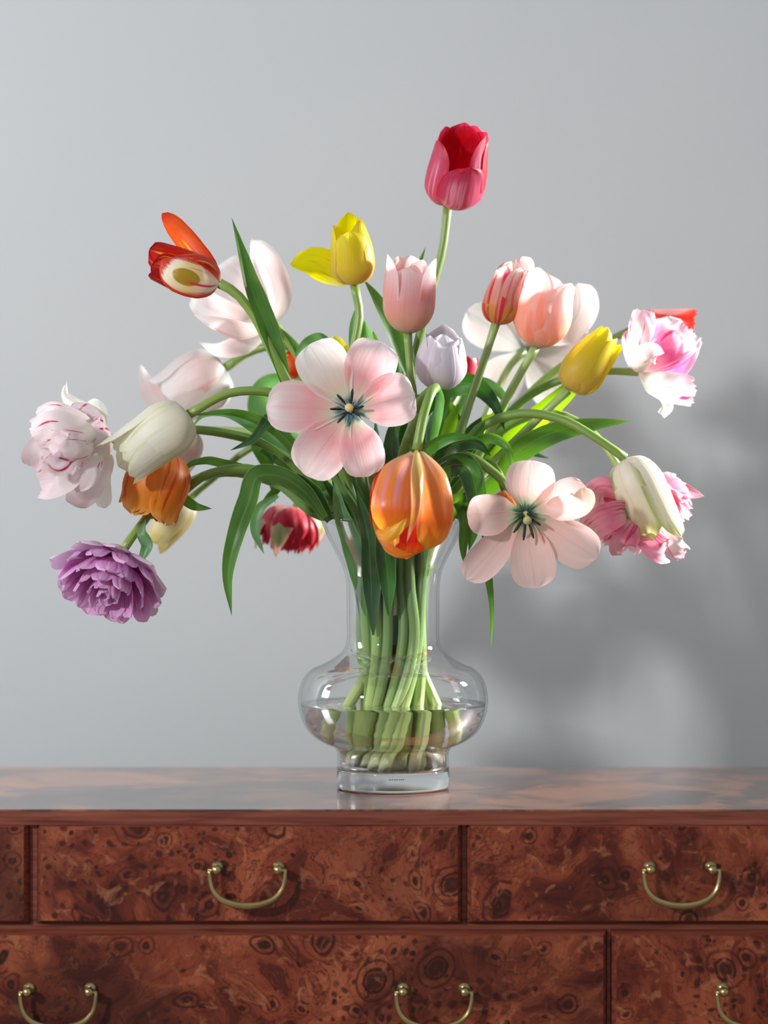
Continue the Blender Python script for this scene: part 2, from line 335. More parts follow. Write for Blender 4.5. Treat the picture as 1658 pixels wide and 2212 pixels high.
M['orange_parrot'] = petal_mat('coral_orange_petal', [(0, (214, 196, 150)), (0.12, (224, 164, 124)), (0.4, (238, 146, 66)), (0.75, (238, 120, 40)), (1, (244, 170, 40))], edge=((246, 184, 70), 0.92, 1.15), streak=((222, 150, 150), 5, 0.5, 0.52, 0.68, 0.1, 0.75), transl=0.32, rough=0.3)
M['orange_in'] = petal_mat('deep_orange_petal', [(0, (206, 120, 40)), (0.3, (214, 60, 10)), (0.8, (196, 18, 4)), (1, (232, 110, 20))], edge=((240, 150, 40), 0.95, 1.2), transl=0.3, rough=0.3)
M['yellow_in_orange'] = petal_mat('golden_turned_edge', [(0, (236, 140, 50)), (0.5, (242, 176, 50)), (1, (246, 200, 70))], transl=0.3)
M['keel'] = petal_mat('olive_keel_petal', [(0, (196, 184, 96)), (0.3, (170, 140, 70)), (0.7, (196, 122, 60)), (1, (240, 160, 50))], edge=((246, 208, 150), 0.7, 1.0), transl=0.25, rough=0.3)
M['flame'] = petal_mat('red_flame_petal', [(0, (250, 214, 190)), (0.12, (238, 110, 100)), (0.4, (214, 40, 16)), (0.8, (206, 34, 10)), (1, (190, 26, 40))], streak=((236, 178, 60), 9, 1.0, 0.53, 0.62, 0.25, 0.95), transl=0.4)
M['flame_front'] = petal_mat('cream_flame_petal', [(0, (252, 244, 232)), (0.25, (250, 226, 190)), (0.5, (246, 226, 150)), (0.85, (252, 246, 226)), (1, (226, 70, 30))], edge=((214, 52, 22), 0.66, 0.9), spot=((178, 148, 30), 0.48, 0.55, 0.2, 0.2), streak=((222, 60, 90), 8, 0.9, 0.54, 0.66, 0.05, 0.55), transl=0.3)
M['flame_tall'] = petal_mat('orange_flame_petal', [(0, (240, 180, 150)), (0.2, (226, 60, 20)), (0.6, (244, 96, 24)), (1, (240, 84, 20))], edge=((214, 40, 14), 0.7, 1.1), streak=((250, 190, 30), 7, 1.0, 0.58, 0.66, 0.2, 0.75), transl=0.5)
M['parrot'] = petal_mat('pale_parrot_petal', [(0, (236, 238, 222)), (0.3, (240, 228, 222)), (0.7, (244, 230, 232)), (1, (246, 224, 230))], streak=((206, 40, 92), 6, 1.8, 0.63, 0.67, 0.3, 1.0), transl=0.35, vary=0.08)
M['parrot_out'] = petal_mat('cream_parrot_petal', [(0, (230, 236, 216)), (0.5, (240, 242, 230)), (1, (244, 244, 238))], streak=((214, 90, 120), 6, 1.4, 0.68, 0.73, 0.6, 1.0), transl=0.4)
M['hot'] = petal_mat('hot_pink_parrot_petal', [(0, (240, 230, 222)), (0.2, (244, 170, 196)), (0.5, (240, 96, 158)), (0.8, (246, 160, 196)), (1, (250, 232, 240))], edge=((252, 240, 244), 0.82, 1.1), streak=((228, 60, 120), 6, 1.3, 0.58, 0.68, 0.3, 0.95), transl=0.4)
M['hot_white'] = petal_mat('white_pink_parrot_petal', [(0, (206, 200, 186)), (0.3, (240, 228, 222)), (0.7, (248, 232, 236)), (1, (248, 196, 214))], edge=((250, 244, 246), 0.9, 1.15), streak=((226, 66, 126), 6, 1.3, 0.60, 0.68, 0.35, 1.0), transl=0.4)
M['rose'] = petal_mat('rose_fringed_petal', [(0, (80, 70, 70)), (0.08, (238, 206, 186)), (0.3, (242, 184, 186)), (0.6, (236, 128, 160)), (1, (250, 212, 222))], streak=((222, 62, 108), 6, 1.2, 0.55, 0.66, 0.2, 0.95), transl=0.35)
M['purple'] = petal_mat('orchid_purple_petal', [(0, (170, 80, 156)), (0.3, (206, 108, 186)), (0.7, (226, 150, 214)), (1, (238, 194, 234))], edge=((236, 190, 232), 0.75, 1.1), streak=((196, 92, 172), 10, 1.0, 0.52, 0.72, 0.1, 0.9), transl=0.35, vary=0.25)
M['purple_out'] = petal_mat('pale_orchid_petal', [(0, (196, 206, 170)), (0.35, (206, 160, 200)), (0.8, (226, 190, 222)), (1, (240, 226, 236))], transl=0.4)
M['sepal_red'] = petal_mat('crimson_parrot_petal', [(0, (196, 206, 160)), (0.15, (226, 120, 120)), (0.5, (218, 44, 76)), (1, (196, 24, 52))], streak=((240, 120, 140), 7, 1.2, 0.56, 0.7, 0.1, 0.9), transl=0.4)
M['sepal_green'] = petal_mat('green_white_outer_petal', [(0, (206, 222, 190)), (0.3, (226, 226, 200)), (0.75, (140, 160, 88)), (1, (120, 140, 70))], edge=((236, 170, 160), 0.5, 0.9), transl=0.35)
M['scarlet'] = petal_mat('scarlet_petal', [(0, (250, 232, 224)), (0.3, (250, 150, 130)), (0.6, (232, 50, 34)), (1, (240, 80, 60))], streak=((250, 214, 206), 6, 0.8, 0.55, 0.68, 0.1, 0.95), transl=0.5)
M['cream'] = petal_mat('cream_yellow_petal', [(0, (240, 238, 220)), (0.4, (240, 234, 206)), (1, (236, 226, 170))], edge=((226, 212, 140), 0.6, 1.0), transl=0.45)

# ------------------------------------------------------------------ plant builders
SHAPES = {
 'ob': [(0, .14), (.08, .25), (.2, .46), (.38, .80), (.55, .97), (.72, 1), (.85, .88), (.94, .64), (.98, .38), (1, .08)],
 'cup': [(0, .22), (.06, .50), (.15, .78), (.3, .95), (.48, 1), (.65, .98), (.80, .87), (.9, .68), (.965, .42), (.99, .22), (1, .06)],
 'round': [(0, .18), (.1, .42), (.3, .78), (.55, .97), (.75, 1), (.88, .9), (.955, .68), (.99, .36), (1, .10)],
 'almond': [(0, .5), (.25, .92), (.45, 1), (.65, .86), (.82, .56), (.94, .26), (1, .05)],
 'point': [(0, .3), (.15, .7), (.35, 1), (.55, .9), (.75, .6), (.9, .28), (1, .01)],
 'fringe': [(0, .16), (.15, .42), (.4, .80), (.65, 1), (.85, .98), (1, .80)],
 'leaf': [(0, .40), (.15, .7), (.35, 1), (.55, .95), (.75, .68), (.9, .32), (1, .01)],
 'sheath': [(0, .10), (.12, .45), (.3, .9), (.5, 1), (.7, .8), (.9, .4), (1, .05)],
 'blade': [(0, .6), (.2, .9), (.4, 1), (.6, .8), (.8, .45), (.93, .2), (1, .01)],
}
def grid_faces(nu, nv):
    return [(j * nu + i, j * nu + i + 1, (j + 1) * nu + i + 1, (j + 1) * nu + i) for j in range(nv - 1) for i in range(nu - 1)]

def petal(parent, mat, frame, az, prof, W, cup=60, shape='cup', ruf=0.0, jag=0.0, seed=None, curl=0.0, skew=0.0, label=None):
    """A petal grown from the flower's base; prof = (radius, height) of its mid line in metres-per-pixel units."""
    B, A, U, V, s = frame; rd = random.Random(seed if seed is not None else rng.random())
    az = R_(az); ph = rd.uniform(0, 6.28); ph2 = rd.uniform(0, 6.28)
    nu, nv = (21, 18) if (jag or ruf) else (11, 15)
    cl = [Vector((a, b, 0)) for a, b in prof]
    fine = catmull(cl, 41); verts, uvs = [], []
    lens = []
    for i in range(nu):
        u = 2 * i / (nu - 1) - 1
        j_ = 1.0 - (jag * (0.5 + 0.5 * math.sin(u * 21 + ph)) * rd.uniform(0.3, 1.0) + (jag * 0.8) * (0.5 + 0.5 * math.sin(u * 6 + ph2)) if jag else 0)
        lens.append(j_)
    for j in range(nv):
        t = (j / (nv - 1)); t = 1 - (1 - t) ** 1.15
        for i in range(nu):
            u = 2 * i / (nu - 1) - 1
            tt = t * (1 - (1 - lens[i]) * max(0, (t - 0.5) * 2))
            k = tt * 40; k0 = min(39, int(k)); c = fine[k0].lerp(fine[k0 + 1], k - k0)
            tg = (fine[min(40, k0 + 1)] - fine[max(0, k0 - 1)]).normalized()
            hw = 0.5 * W * interp(SHAPES[shape], t)
            amax = R_(cup); a = min(amax, hw / max(abs(c.x), 2.0)) if cup else 0.0
            if c.x < 0: a = amax
            nx, nh = -tg.y, tg.x                       # inner normal in (r,h)
            if a > 1e-3:
                Rr = hw / a; lat = Rr * math.sin(a * u); inn = Rr * (1 - math.cos(a * u))
            else: lat, inn = hw * u, 0
            inn += curl * t * t * abs(u) ** 2 * hw
            if ruf: inn += ruf * (0.25 + abs(u)) * t * t * (math.sin(u * 7 + ph + t * 5) + 0.6 * math.sin(u * 13 + ph2 + t * 9))
            lat += skew * t * t * W
            r_ = c.x + nx * inn; h_ = c.y + nh * inn
            rad = U * math.cos(az) + V * math.sin(az); tan = V * math.cos(az) - U * math.sin(az)
            verts.append(B + (rad * r_ + A * h_ + tan * lat) * s); uvs.append((i / (nu - 1), t))
    return part('petal', verts, grid_faces(nu, nv), mat, parent, uvs, label=label)

def ribbon(parent, name, pts, W, mat, shape='leaf', hint=(0, -1, 0), cup=25, twist=0, ruf=0.0, jag=0.0, nv=None, s=None, label=None, fold=0.0, seed=1):
    """leaf or free petal along 3-D points given as (px, py, y)."""
    c3 = [P(*p) for p in pts]; nv = nv or max(14, 6 * len(pts)); nu = 9 if not (ruf or jag) else 17
    cl = catmull(c3, nv); rd = random.Random(seed * 7 + int(pts[0][0])); ph = rd.uniform(0, 6)
    verts, uvs = [], []
    hint = Vector(hint).normalized(); prevE = None
    lens = [rd.uniform(0, jag) if jag else 0 for _ in range(nu)]
    for j in range(nv):
        t = j / (nv - 1); T = (cl[min(nv - 1, j + 1)] - cl[max(0, j - 1)]).normalized()
        tw = interp(twist, t) if isinstance(twist, (list, tuple)) else twist
        h = hint
        E = T.cross(h)
        if E.length < 0.25 and prevE is not None: E = (prevE - T * prevE.dot(T))
        E.normalize()
        if prevE is not None and E.dot(prevE) < 0: E = -E
        prevE = E.copy(); Nn = E.cross(T).normalized()
        if Nn.dot(h) < 0: Nn = -Nn
        if tw:
            q = Matrix.Rotation(R_(tw), 3, T); E = q @ E; Nn = q @ Nn
        ws = s or S(pts[0][2]); hw = 0.5 * W * interp(SHAPES[shape], t) * ws; a = R_(cup)
        for i in range(nu):
            u = 2 * i / (nu - 1) - 1
            if abs(a) > 1e-3: Rr = hw / abs(a); lat = Rr * math.sin(abs(a) * u); inn = math.copysign(Rr * (1 - math.cos(a * u)), a)
            else: lat, inn = hw * u, 0
            inn += fold * hw * abs(u)
            if ruf: inn += ruf * ws * (0.2 + abs(u)) * t * (math.sin(u * 5 + t * 14 + ph) + 0.5 * math.sin(u * 11 + t * 23))
            else: inn += 0.06 * hw * abs(u) * math.sin(t * 11 + ph + (1.5 if u > 0 else 0))
            verts.append(cl[j] + E * lat + Nn * inn - T * (lens[i] * max(0, t - .6) * 2.5 * W * ws)); uvs.append((i / (nu - 1), t))
    return part(name, verts, grid_faces(nu, nv), mat, parent, uvs, label=label)

def tube(parent, name, c3, radii, mat, n=12, sides=10, cap=True, cut=0.0):
    cl = catmull(c3, n); verts, uvs, faces = [], [], []
    up = Vector((0.3, -1, 0.2)).normalized(); E = None
    for j, c in enumerate(cl):
        t = j / (n - 1); T = (cl[min(n - 1, j + 1)] - cl[max(0, j - 1)]).normalized()
        E = (up - T * up.dot(T)).normalized() if E is None else (E - T * E.dot(T)).normalized()
        F = T.cross(E); r = interp(radii, t)
        for i in range(sides + 1):
            a = 2 * math.pi * i / sides
            p = c + (E * math.cos(a) + F * math.sin(a)) * r
            if j == 0 and cut: p = p + T * (cut * r * math.cos(a))
            verts.append(p); uvs.append((i / sides, t))
    ns = sides + 1
    for j in range(n - 1):
        for i in range(sides): faces.append((j * ns + i, j * ns + i + 1, (j + 1) * ns + i + 1, (j + 1) * ns + i))
    if cap:
        faces.append(tuple(range(sides - 1, -1, -1))); faces.append(tuple((n - 1) * ns + i for i in range(sides)))
    return part(name, verts, faces, mat, parent, uvs)

def frame(px, py, y, sx, sy, tilt, facing=False):
    """sx, sy: screen direction of the flower's axis (sy up positive); tilt: degrees toward the viewer."""
    d = Vector((sx, 0, sy)); d = d.normalized() if d.length > 1e-6 else Vector((0, 0, 1))
    A = (d * math.cos(R_(tilt)) + Vector((0, -1, 0)) * math.sin(R_(tilt))).normalized()
    if facing:
        U = Vector((0, 0, 1)); U = (U - A * U.dot(A)).normalized(); V = U.cross(A).normalized()
        if tilt < 0: V = -V
    else:
        U = Vector((0, -1, 0)); U = (U - A * U.dot(A)).normalized(); V = A.cross(U).normalized()
    return (P(px, py, y), A, U, V, S(y))

# ------------------------------------------------------------------ vase numbers (needed by the stems)
def zpx(py): return H - (py - 1106) * S(0)
OUT = [(158, 1120), (151, 1137), (139, 1165), (119, 1203), (106, 1232), (101, 1260), (100, 1290), (100, 1340), (100, 1378), (102, 1392), (110, 1407),
       (127, 1421), (154, 1436), (178, 1447), (193, 1464), (201, 1485), (205, 1512), (203, 1532), (196, 1556), (184, 1577), (167, 1593), (144, 1606), (126, 1614), (121, 1622), (120, 1640), (121, 1658)]
Z_FLOOR = 0.0205; R_FOOT = 0.0572
def r_in(z):
    tab = sorted((zpx(y), r * S(0)) for r, y in OUT)
    return interp(tab, z) - 0.0026

# ------------------------------------------------------------------ room shell
def box(name, x0, x1, y0, y1, z0, z1, mat, parent=None, bevel=0.0, kind=None, label=None):
    bm = bmesh.new(); bmesh.ops.create_cube(bm, size=1)
    for v in bm.verts: v.co = Vector((x0 if v.co.x < 0 else x1, y0 if v.co.y < 0 else y1, z0 if v.co.z < 0 else z1))
    if bevel: bmesh.ops.bevel(bm, geom=bm.edges[:], offset=bevel, segments=2, profile=0.7, affect='EDGES')
    c = Vector(((x0 + x1) / 2, (y0 + y1) / 2, (z0 + z1) / 2))
    root = parent; po = Vector((0, 0, 0))
    while root is not None:
        po = po + root.location; root = root.parent
    for v in bm.verts: v.co -= c
    me = bpy.data.meshes.new(name); bm.to_mesh(me); bm.free(); me.materials.append(mat)
    o = bpy.data.objects.new(name, me); COL.objects.link(o); o.location = c - po
    if parent is not None: o.parent = parent
    if kind: o['kind'] = kind
    if label: o['label'] = label
    return o
box('wall_back', -3.2, 3.2, 0.60, 0.66, -0.78, 2.4, M['wall'], kind='structure', label='plain pale grey painted wall behind the flowers')
box('floor', -3.2, 3.2, -3.4, 0.60, -0.80, -0.75, M['floor'], kind='structure', label='wooden floor under the chest')

# ------------------------------------------------------------------ chest of drawers
YF = -0.180; SF = S(YF)
def fx(px): return CX + (px - 829) * SF
def fz(py): return H - (py - 1106) * SF
CL, CR = fx(-884), fx(1952)
chest = thing('chest_of_drawers', 'dark red-brown burl walnut chest of drawers with brass drop handles, carrying the vase', 'chest of drawers', ((CL + CR) / 2, YF + 0.19, -0.75))
YB = 0.205
TOPZ = 0.0
# overhanging polished top: thin slab whose front edge is flush with the rail below it
box('chest_top', CL - .004, CR + .004, YF, YB, -0.0022, TOPZ, M['top'], chest, 0.0006, label='polished burl top reflecting the pale wall')
CLAIM = 0.009
yframe = YF + 0.0
box('top_rail', CL, CR, yframe, YF + 0.03, fz(1782), -0.0022, M['walnut'], chest)
yf = YF + 0.0085          # recessed carcass face behind the proud drawer fronts
rows = [(fz(1775), fz(1998), [(-858, 62), (78, 998), (1008, 1928)]), (fz(2010), fz(2330), [(-858, -243), (-226, 1312), (1320, 1928)]), (fz(2345), fz(2700), [(-858, -243), (-226, 1312), (1320, 1928)])]
box('carcass', CL, CR, yf + .004, YB - .004, -0.70, fz(1782), M['dark'], chest)
rail_z = [(fz(1998) - (-0.0), fz(2011)), (fz(2330), fz(2346)), (fz(2700), fz(2735))]
for a, b in rail_z: box('rail', CL, CR, yf, yf + 0.02, b, a, M['walnut'], chest, 0.0004)
for zt, zb, cols in rows:
    xs = [CL] + [None]
    edges = [(-884, cols[0][0])] + [(cols[i][1], cols[i + 1][0]) for i in range(len(cols) - 1)] + [(cols[-1][1], 1952)]
    for a, b in edges: box('stile', fx(a), fx(b), yf, yf + 0.02, zb, zt, M['walnut'], chest, 0.0003)
for sx in (CL + .01, CR - .05):
    for y0 in (YF + .02, YB - .06): box('foot', sx, sx + .04, y0, y0 + .04, -0.75, -0.70, M['walnut'], chest, 0.002)

def handle(dr, pxc, py_knob):
    org = ORIG[chest.name]
    def q(px, py, out): 
        y = YF - 0.002 - out; s = SF
        return Vector((fx(px), y, fz(py)))
    # bail: a D-section bow swelling toward its middle
    pts = [(-81, 0), (-80, 22), (-74, 43), (-58, 61), (-32, 72), (0, 76), (32, 72), (58, 61), (74, 43), (80, 22), (81, 0)]
    outs = [.0150, .0150, .0152, .0158, .0165, .0168, .0165, .0158, .0152, .0150, .0150]
    c3 = [q(pxc + a, py_knob + b, o) for (a, b), o in zip(pts, outs)]
    rr = [(0, .0018), (.12, .0021), (.3, .0030), (.5, .0035), (.7, .0030), (.88, .0021), (1, .0018)]
    tube(dr, 'handle', c3, rr, M['brass'], n=40, sides=12).__setitem__('label', 'curved brass drop handle')
    for sg in (-1, 1):
        kx = pxc + sg * 66
        bm = bmesh.new()
        bmesh.ops.create_uvsphere(bm, u_segments=20, v_segments=14, radius=0.0046, matrix=Matrix.Translation(q(kx, py_knob, .0145)))
        rot = Matrix.Rotation(R_(90), 4, 'X')
        bmesh.ops.create_cone(bm, cap_ends=True, segments=18, radius1=.0028, radius2=.0028, depth=.012, matrix=Matrix.Translation(q(kx, py_knob - 1, .006)) @ rot)
        bmesh.ops.create_cone(bm, cap_ends=True, segments=24, radius1=.0046, radius2=.0054, depth=.003, matrix=Matrix.Translation(q(kx, py_knob - 3, .0015)) @ rot)
        # little pin through the bail's eye
        bmesh.ops.create_cone(bm, cap_ends=True, segments=12, radius1=.0013, radius2=.0013, depth=.0075, matrix=Matrix.Translation(q(kx + sg * 10, py_knob, .0150)) @ Matrix.Rotation(R_(90), 4, 'Y'))
        for v in bm.verts: v.co -= org
        me = bpy.data.meshes.new('handle_knob'); bm.to_mesh(me); bm.free(); me.materials.append(M['brass'])
        me.polygons.foreach_set('use_smooth', [True] * len(me.polygons))
        o = bpy.data.objects.new('handle_knob', me); COL.objects.link(o); o.parent = dr

def drawer(x0, x1, zt, zb, knobs):
    """panel with a chamfer on all four sides, proud of the carcass"""
    org = ORIG[chest.name]; c = 0.0040; yb = yf + 0.012
    y1 = YF - 0.002
    def ring(dx, y): return [Vector((x0 + dx, y, zb + dx)), Vector((x1 - dx, y, zb + dx)), Vector((x1 - dx, y, zt - dx)), Vector((x0 + dx, y, zt - dx))]
    v = ring(0, yb) + ring(0, yf - 0.0005) + ring(c, y1)
    f = [(i, (i + 1) % 4, 4 + (i + 1) % 4, 4 + i) for i in range(4)] + [(4 + i, 4 + (i + 1) % 4, 8 + (i + 1) % 4, 8 + i) for i in range(4)] + [(8, 9, 10, 11), (3, 2, 1, 0)]
    me = bpy.data.meshes.new('drawer'); me.from_pydata([tuple(p - org) for p in v], [], f)
    me.materials.append(M['walnut']); me.materials.append(M['burl'])
    me.polygons[8].material_index = 1
    o = bpy.data.objects.new('drawer', me); COL.objects.link(o); o.parent = chest
    for k in knobs: handle(o, *k)
    return o
g = 0.0004
for ri, (zt, zb, cols) in enumerate(rows):
    for ci, (a, b) in enumerate(cols):
        kn = []
        if ri == 0: kn = [([-391, 536, 1467][ci], 1874)]
        if ri == 1: kn = [[(-550, 2136)], [(130, 2136), (936, 2136)], [(1624, 2136)]][ci]
        if ri == 2: kn = [[(-550, 2470)], [(130, 2470), (936, 2470)], [(1624, 2470)]][ci]
        drawer(fx(a) + g, fx(b) - g, zt - g, zb + g, kn)

# ------------------------------------------------------------------ vase
def lathe(pts, n=96, close=False):
    verts, faces = [], []
    for r, z in pts:
        for i in range(n):
            a = 2 * math.pi * i / n; verts.append(Vector((r * math.cos(a), r * math.sin(a), z)))
    m = len(pts)
    for j in range(m - 1 if not close else m):
        for i in range(n):
            i2 = (i + 1) % n; j2 = (j + 1) % m
            faces.append((j * n + i, j * n + i2, j2 * n + i2, j2 * n + i))
    return verts, faces
def smooth_prof(tab, n):
    v = catmull([Vector((r, z, 0)) for r, z in tab], n); return [(p.x, p.y) for p in v]
outer = smooth_prof([(r * S(0), zpx(y)) for r, y in OUT], 90)
outer[-1] = (R_FOOT, Z_FLOOR)
inner = [(r - 0.0022, z) for r, z in outer]
vase = thing('vase', 'clear glass vase with a flared neck, wide round belly and thick foot, holding the tulips', 'vase', (0, 0, 0))
v, f = lathe(outer + inner[::-1], close=True)
wo = part('glass_bowl', v, f, M['glass'], vase)
b = 0.0018
foot = [(0.0001, 0.0), (R_FOOT - 2 * b, 0.0), (R_FOOT - b * .4, b * .6), (R_FOOT, b * 1.8), (R_FOOT, Z_FLOOR - .002), (R_FOOT - .0008, Z_FLOOR - .0002), (R_FOOT - .003, Z_FLOOR), (R_FOOT - .010, Z_FLOOR - .0012), (0.0001, Z_FLOOR - .0016)]
v, f = lathe(foot); part('glass_foot', v, f, M['base'], vase, label='thick solid glass foot')
# faint etched maker's mark on the front of the foot (illegible in the photo: tiny upright strokes)
vs, fs = [], []
px = 839.5; rd = random.Random(3)
for k in range(9):
    wd = rd.choice((1.6, 2.4, 3.0)); x0, x1 = (px - 848.5) * S(0), (px + wd - 848.5) * S(0)
    for (a, b2, c2, d2) in ((x0, x0 + .0005, .0134, .0152), (x0, x1, .0147, .0151), (x0, x1, .0136 + .0004 * (k % 3), .0139 + .0004 * (k % 3))):
        n0 = len(vs)
        for (xx, zz) in ((a, c2), (b2, c2), (b2, d2), (a, d2)): vs.append(Vector((xx, -math.sqrt((R_FOOT + .0001) ** 2 - xx * xx), zz)))
        fs.append((n0, n0 + 1, n0 + 2, n0 + 3))
    px += wd + 1.1
part('etched_mark', vs, fs, M['etch'], vase, smooth=False, label='small grey etched lettering on the foot')

WZ = zpx(1519)
wp = [(0.0001, Z_FLOOR + .0003)] + [(r_in(Z_FLOOR + .0006) - .0002, Z_FLOOR + .0003)]
k = 26
for i in range(1, k + 1):
    z = Z_FLOOR + (WZ - Z_FLOOR) * i / k; wp.append((r_in(z) - .0001, z))
wp += [(r_in(WZ) - .003, WZ - .0009), (r_in(WZ) - .008, WZ - .0012), (0.0001, WZ - .0012)]
v, f = lathe(wp)
wt = mesh_obj('water', v, f, M['water']); wt['label'] = 'clear water filling the lower belly of the glass vase'; wt['category'] = 'water'

# ------------------------------------------------------------------ tulips
SLOTS = []
n_s = 32
for i in range(n_s):
    r = 0.0365 * math.sqrt((i + 0.5) / n_s); a = i * 2.39996
    SLOTS.append((r * math.cos(a), r * math.sin(a)))
SLOTS_FREE = SLOTS[:]
def vase_path(tx, ty, bottom=None, rim_k=0.6, zend=None):
    d = math.hypot(tx, ty); k = min(0.060, d * rim_k) / max(d, 1e-4)
    rx, ry = tx * k, ty * k
    best = min(SLOTS_FREE, key=lambda q: (q[0] - rx * .66) ** 2 + (q[1] - ry * .66) ** 2); SLOTS_FREE.remove(best)
    a = R_(-62 + rng.uniform(-26, 26)); bx = best[0] * math.cos(a) - best[1] * math.sin(a); by = best[0] * math.sin(a) + best[1] * math.cos(a)
    fl = bottom or (bx * 1.30 + rng.uniform(-.005, .005), by * 1.30 + rng.uniform(-.005, .005))
    zb = zend if zend is not None else Z_FLOOR + 0.004
    j = lambda: rng.uniform(-.0035, .0035); kz = rng.uniform(-.012, .012)
    lo = Vector((best[0] * .93 + j(), best[1] * .93 + j(), .150 + kz)); hi = Vector((best[0] * .97 + j(), best[1] * .97 + j(), .205 + kz))
    start = Vector((fl[0], fl[1], zb))
    if zend is not None and zend > .15: return [Vector((best[0], best[1], zend)), Vector((rx, ry, .278))]
    return [start, lo, hi, Vector((rx, ry, .280))]

GROUP = 'tulips arranged in the glass vase'
def tulip(label, base, stem_pts, r_top=4.1, mat='stem', name='tulip', bottom=None, r_bot=5.9, rim_k=0.6, zend=None, r_mid=None):
    """base and stem_pts are (px, py, y); the stem goes down through the neck to the vase floor"""
    c = [P(*p) for p in stem_pts] + [P(*base)]
    vp = vase_path(c[0].x, c[0].y, bottom, rim_k, zend)
    root = thing(name, label, 'tulip', vp[0], GROUP)
    tube(root, 'stem', vp + c, [(0, r_bot / 1000), (.3, r_bot * .95 / 1000), (.65, (r_mid or (r_bot + r_top) / 2) / 1000), (.95, r_top / 1000), (1, r_top * 1.15 / 1000)], M[mat], n=46, sides=12, cut=0.7)
    return root
def cup6(root, fr, L, R, tip=0.55, mats=('blush', 'blush'), az0=0, ruf=0, jag=0, jit=0.06, cupa=68, shape='cup', seed=1, bell=0.45, Lm=None, wk=2.15):
    rd = random.Random(seed)
    for k in range(6):
        inner = k >= 3; m = M[mats[1] if inner else mats[0]]
        az = az0 + (k % 3) * 120 + (60 if inner else 0) + rd.uniform(-7, 7)
        Lk = L * (1 + rd.uniform(-jit, jit)) * ((Lm or [1] * 6)[k]); Rk = R * (0.93 if inner else 1.0)
        tp = R * tip * (1 + rd.uniform(-.25, .25))
        prof = [(3, 0), (Rk * .60, Lk * .05), (Rk * .95, Lk * .22), (Rk, Lk * bell), (Rk * (.55 + .45 * tip) + (tp - R * tip) * .4, Lk * .78), (tp, Lk)]
        petal(root, m, fr, az, prof, Rk * wk, cupa, shape, ruf, jag, seed=seed * 10 + k)

def stamens(root, fr, n=6, L=34, spread=22, h0=8, pist='pistil', seed=3, bias=(0, 0)):
    B, A, U, V, s = fr; rd = random.Random(seed)
    for k in range(n):
        a = R_(k * 360 / n + rd.uniform(-14, 14) + 20); d = U * (math.cos(a) + bias[0]) + V * (math.sin(a) + bias[1])
        p0 = B + (d * 6 + A * h0) * s; p1 = B + (d * (spread * .55) + A * (h0 + L * .5)) * s; p2 = B + (d * spread * rd.uniform(.9, 1.25) + A * (h0 + L * .8)) * s
        p3 = p2 + (d * 9 + A * rd.uniform(-2, 8)) * s
        tube(root, 'stamen', [p0, p1, p2, p3], [(0, 1.6 * s), (.4, 1.4 * s), (.5, 3.0 * s), (.85, 3.2 * s), (1, 1.5 * s)], M['anther'], n=14, sides=7)
    # pistil: column with a three-lobed head
    q0 = B + A * 2 * s; q1 = B + A * (h0 + L * .9) * s + (U * bias[0] + V * bias[1]) * 12 * s
    tube(root, 'pistil', [q0, (q0 + q1) / 2, q1, q1 + A * 5 * s], [(0, 6 * s), (.5, 6.5 * s), (.75, 6 * s), (.85, 10 * s), (1, 7 * s)], M[pist], n=14, sides=9)

# --- A: crimson tulip at the very top
t = tulip('crimson tulip standing highest of all, rose-streaked outer petals open at the top', (967, 441, .02), [(885, 830, .03), (925, 650, .02), (956, 535, .02)], 4.2)
fr = frame(973, 444, .02, .17, 1, 27)
for az, L, R, tp, mm, W, lm in ((-62, 148, 64, .85, 'red_out', 104, 0), (26, 112, 66, 1.0, 'red_out', 138, 1), (115, 168, 66, .82, 'red', 128, 2), (75, 172, 62, .8, 'red_out', 110, 3), (180, 176, 62, .62, 'red', 134, 4), (-125, 164, 61, .78, 'red', 125, 5), (150, 172, 60, .8, 'red', 110, 6)):
    petal(t, M[mm], fr, az, [(3, 0), (R * .62, L * .04), (R * .96, L * .2), (R, L * .45), (R * .98 * (.5 + .5 * tp), L * .78), (R * tp, L)], W, 64, 'cup', ruf=1.2, seed=40 + lm)
ribbon(t, 'leaf', [(872, 830, .04), (868, 740, .03), (885, 640, .02), (905, 570, .02), (919, 533, .02)], 34, M['leaf'], 'leaf', twist=30)

# --- B: yellow tulip with a drooping petal
t = tulip('yellow tulip on a tall stem, one side petal fallen open to the left', (765, 615, -.02), [(752, 830, -.01), (765, 745, -.02), (776, 680, -.02)], 4.2)
fr = frame(765, 616, -.02, -.08, 1, 10)
for az, L, R, tp, mm, W, sd in ((0, 118, 46, .9, 'yellow', 100, 1), (92, 145, 47, .55, 'yellow', 92, 2), (-100, 132, 47, .75, 'yellow', 88, 3), (180, 156, 43, .25, 'yellow_in', 104, 4), (60, 138, 44, .6, 'yellow', 90, 5)):
    petal(t, M[mm], fr, az, [(3, 0), (R * .65, L * .05), (R * .98, L * .22), (R * 1.02, L * .45), (R * (.5 + .5 * tp), L * .8), (R * tp, L)], W, 66, 'cup', ruf=.8, seed=60 + sd)
ribbon(t, 'petal', [(752, 606, -.01), (715, 585, -.015), (675, 567, -.02), (627, 571, -.025)], 82, M['yellow_in'], 'almond', cup=-42, twist=-18, ruf=1.2, label='bright yellow petal fallen open')
ribbon(t, 'leaf', [(880, 810, .0), (862, 745, .0), (830, 675, .0), (800, 625, .0), (785, 604, .0)], 40, M['leaf'], 'leaf', twist=25)
ribbon(t, 'leaf', [(752, 830, .01), (765, 770, .01), (764, 700, .01), (772, 655, .01)], 26, M['leaf_grey'], 'leaf')
ribbon(t, 'leaf', [(775, 850, .02), (780, 790, .02), (792, 730, .02), (786, 692, .02)], 50, M['leaf_grey'], 'leaf', cup=30)
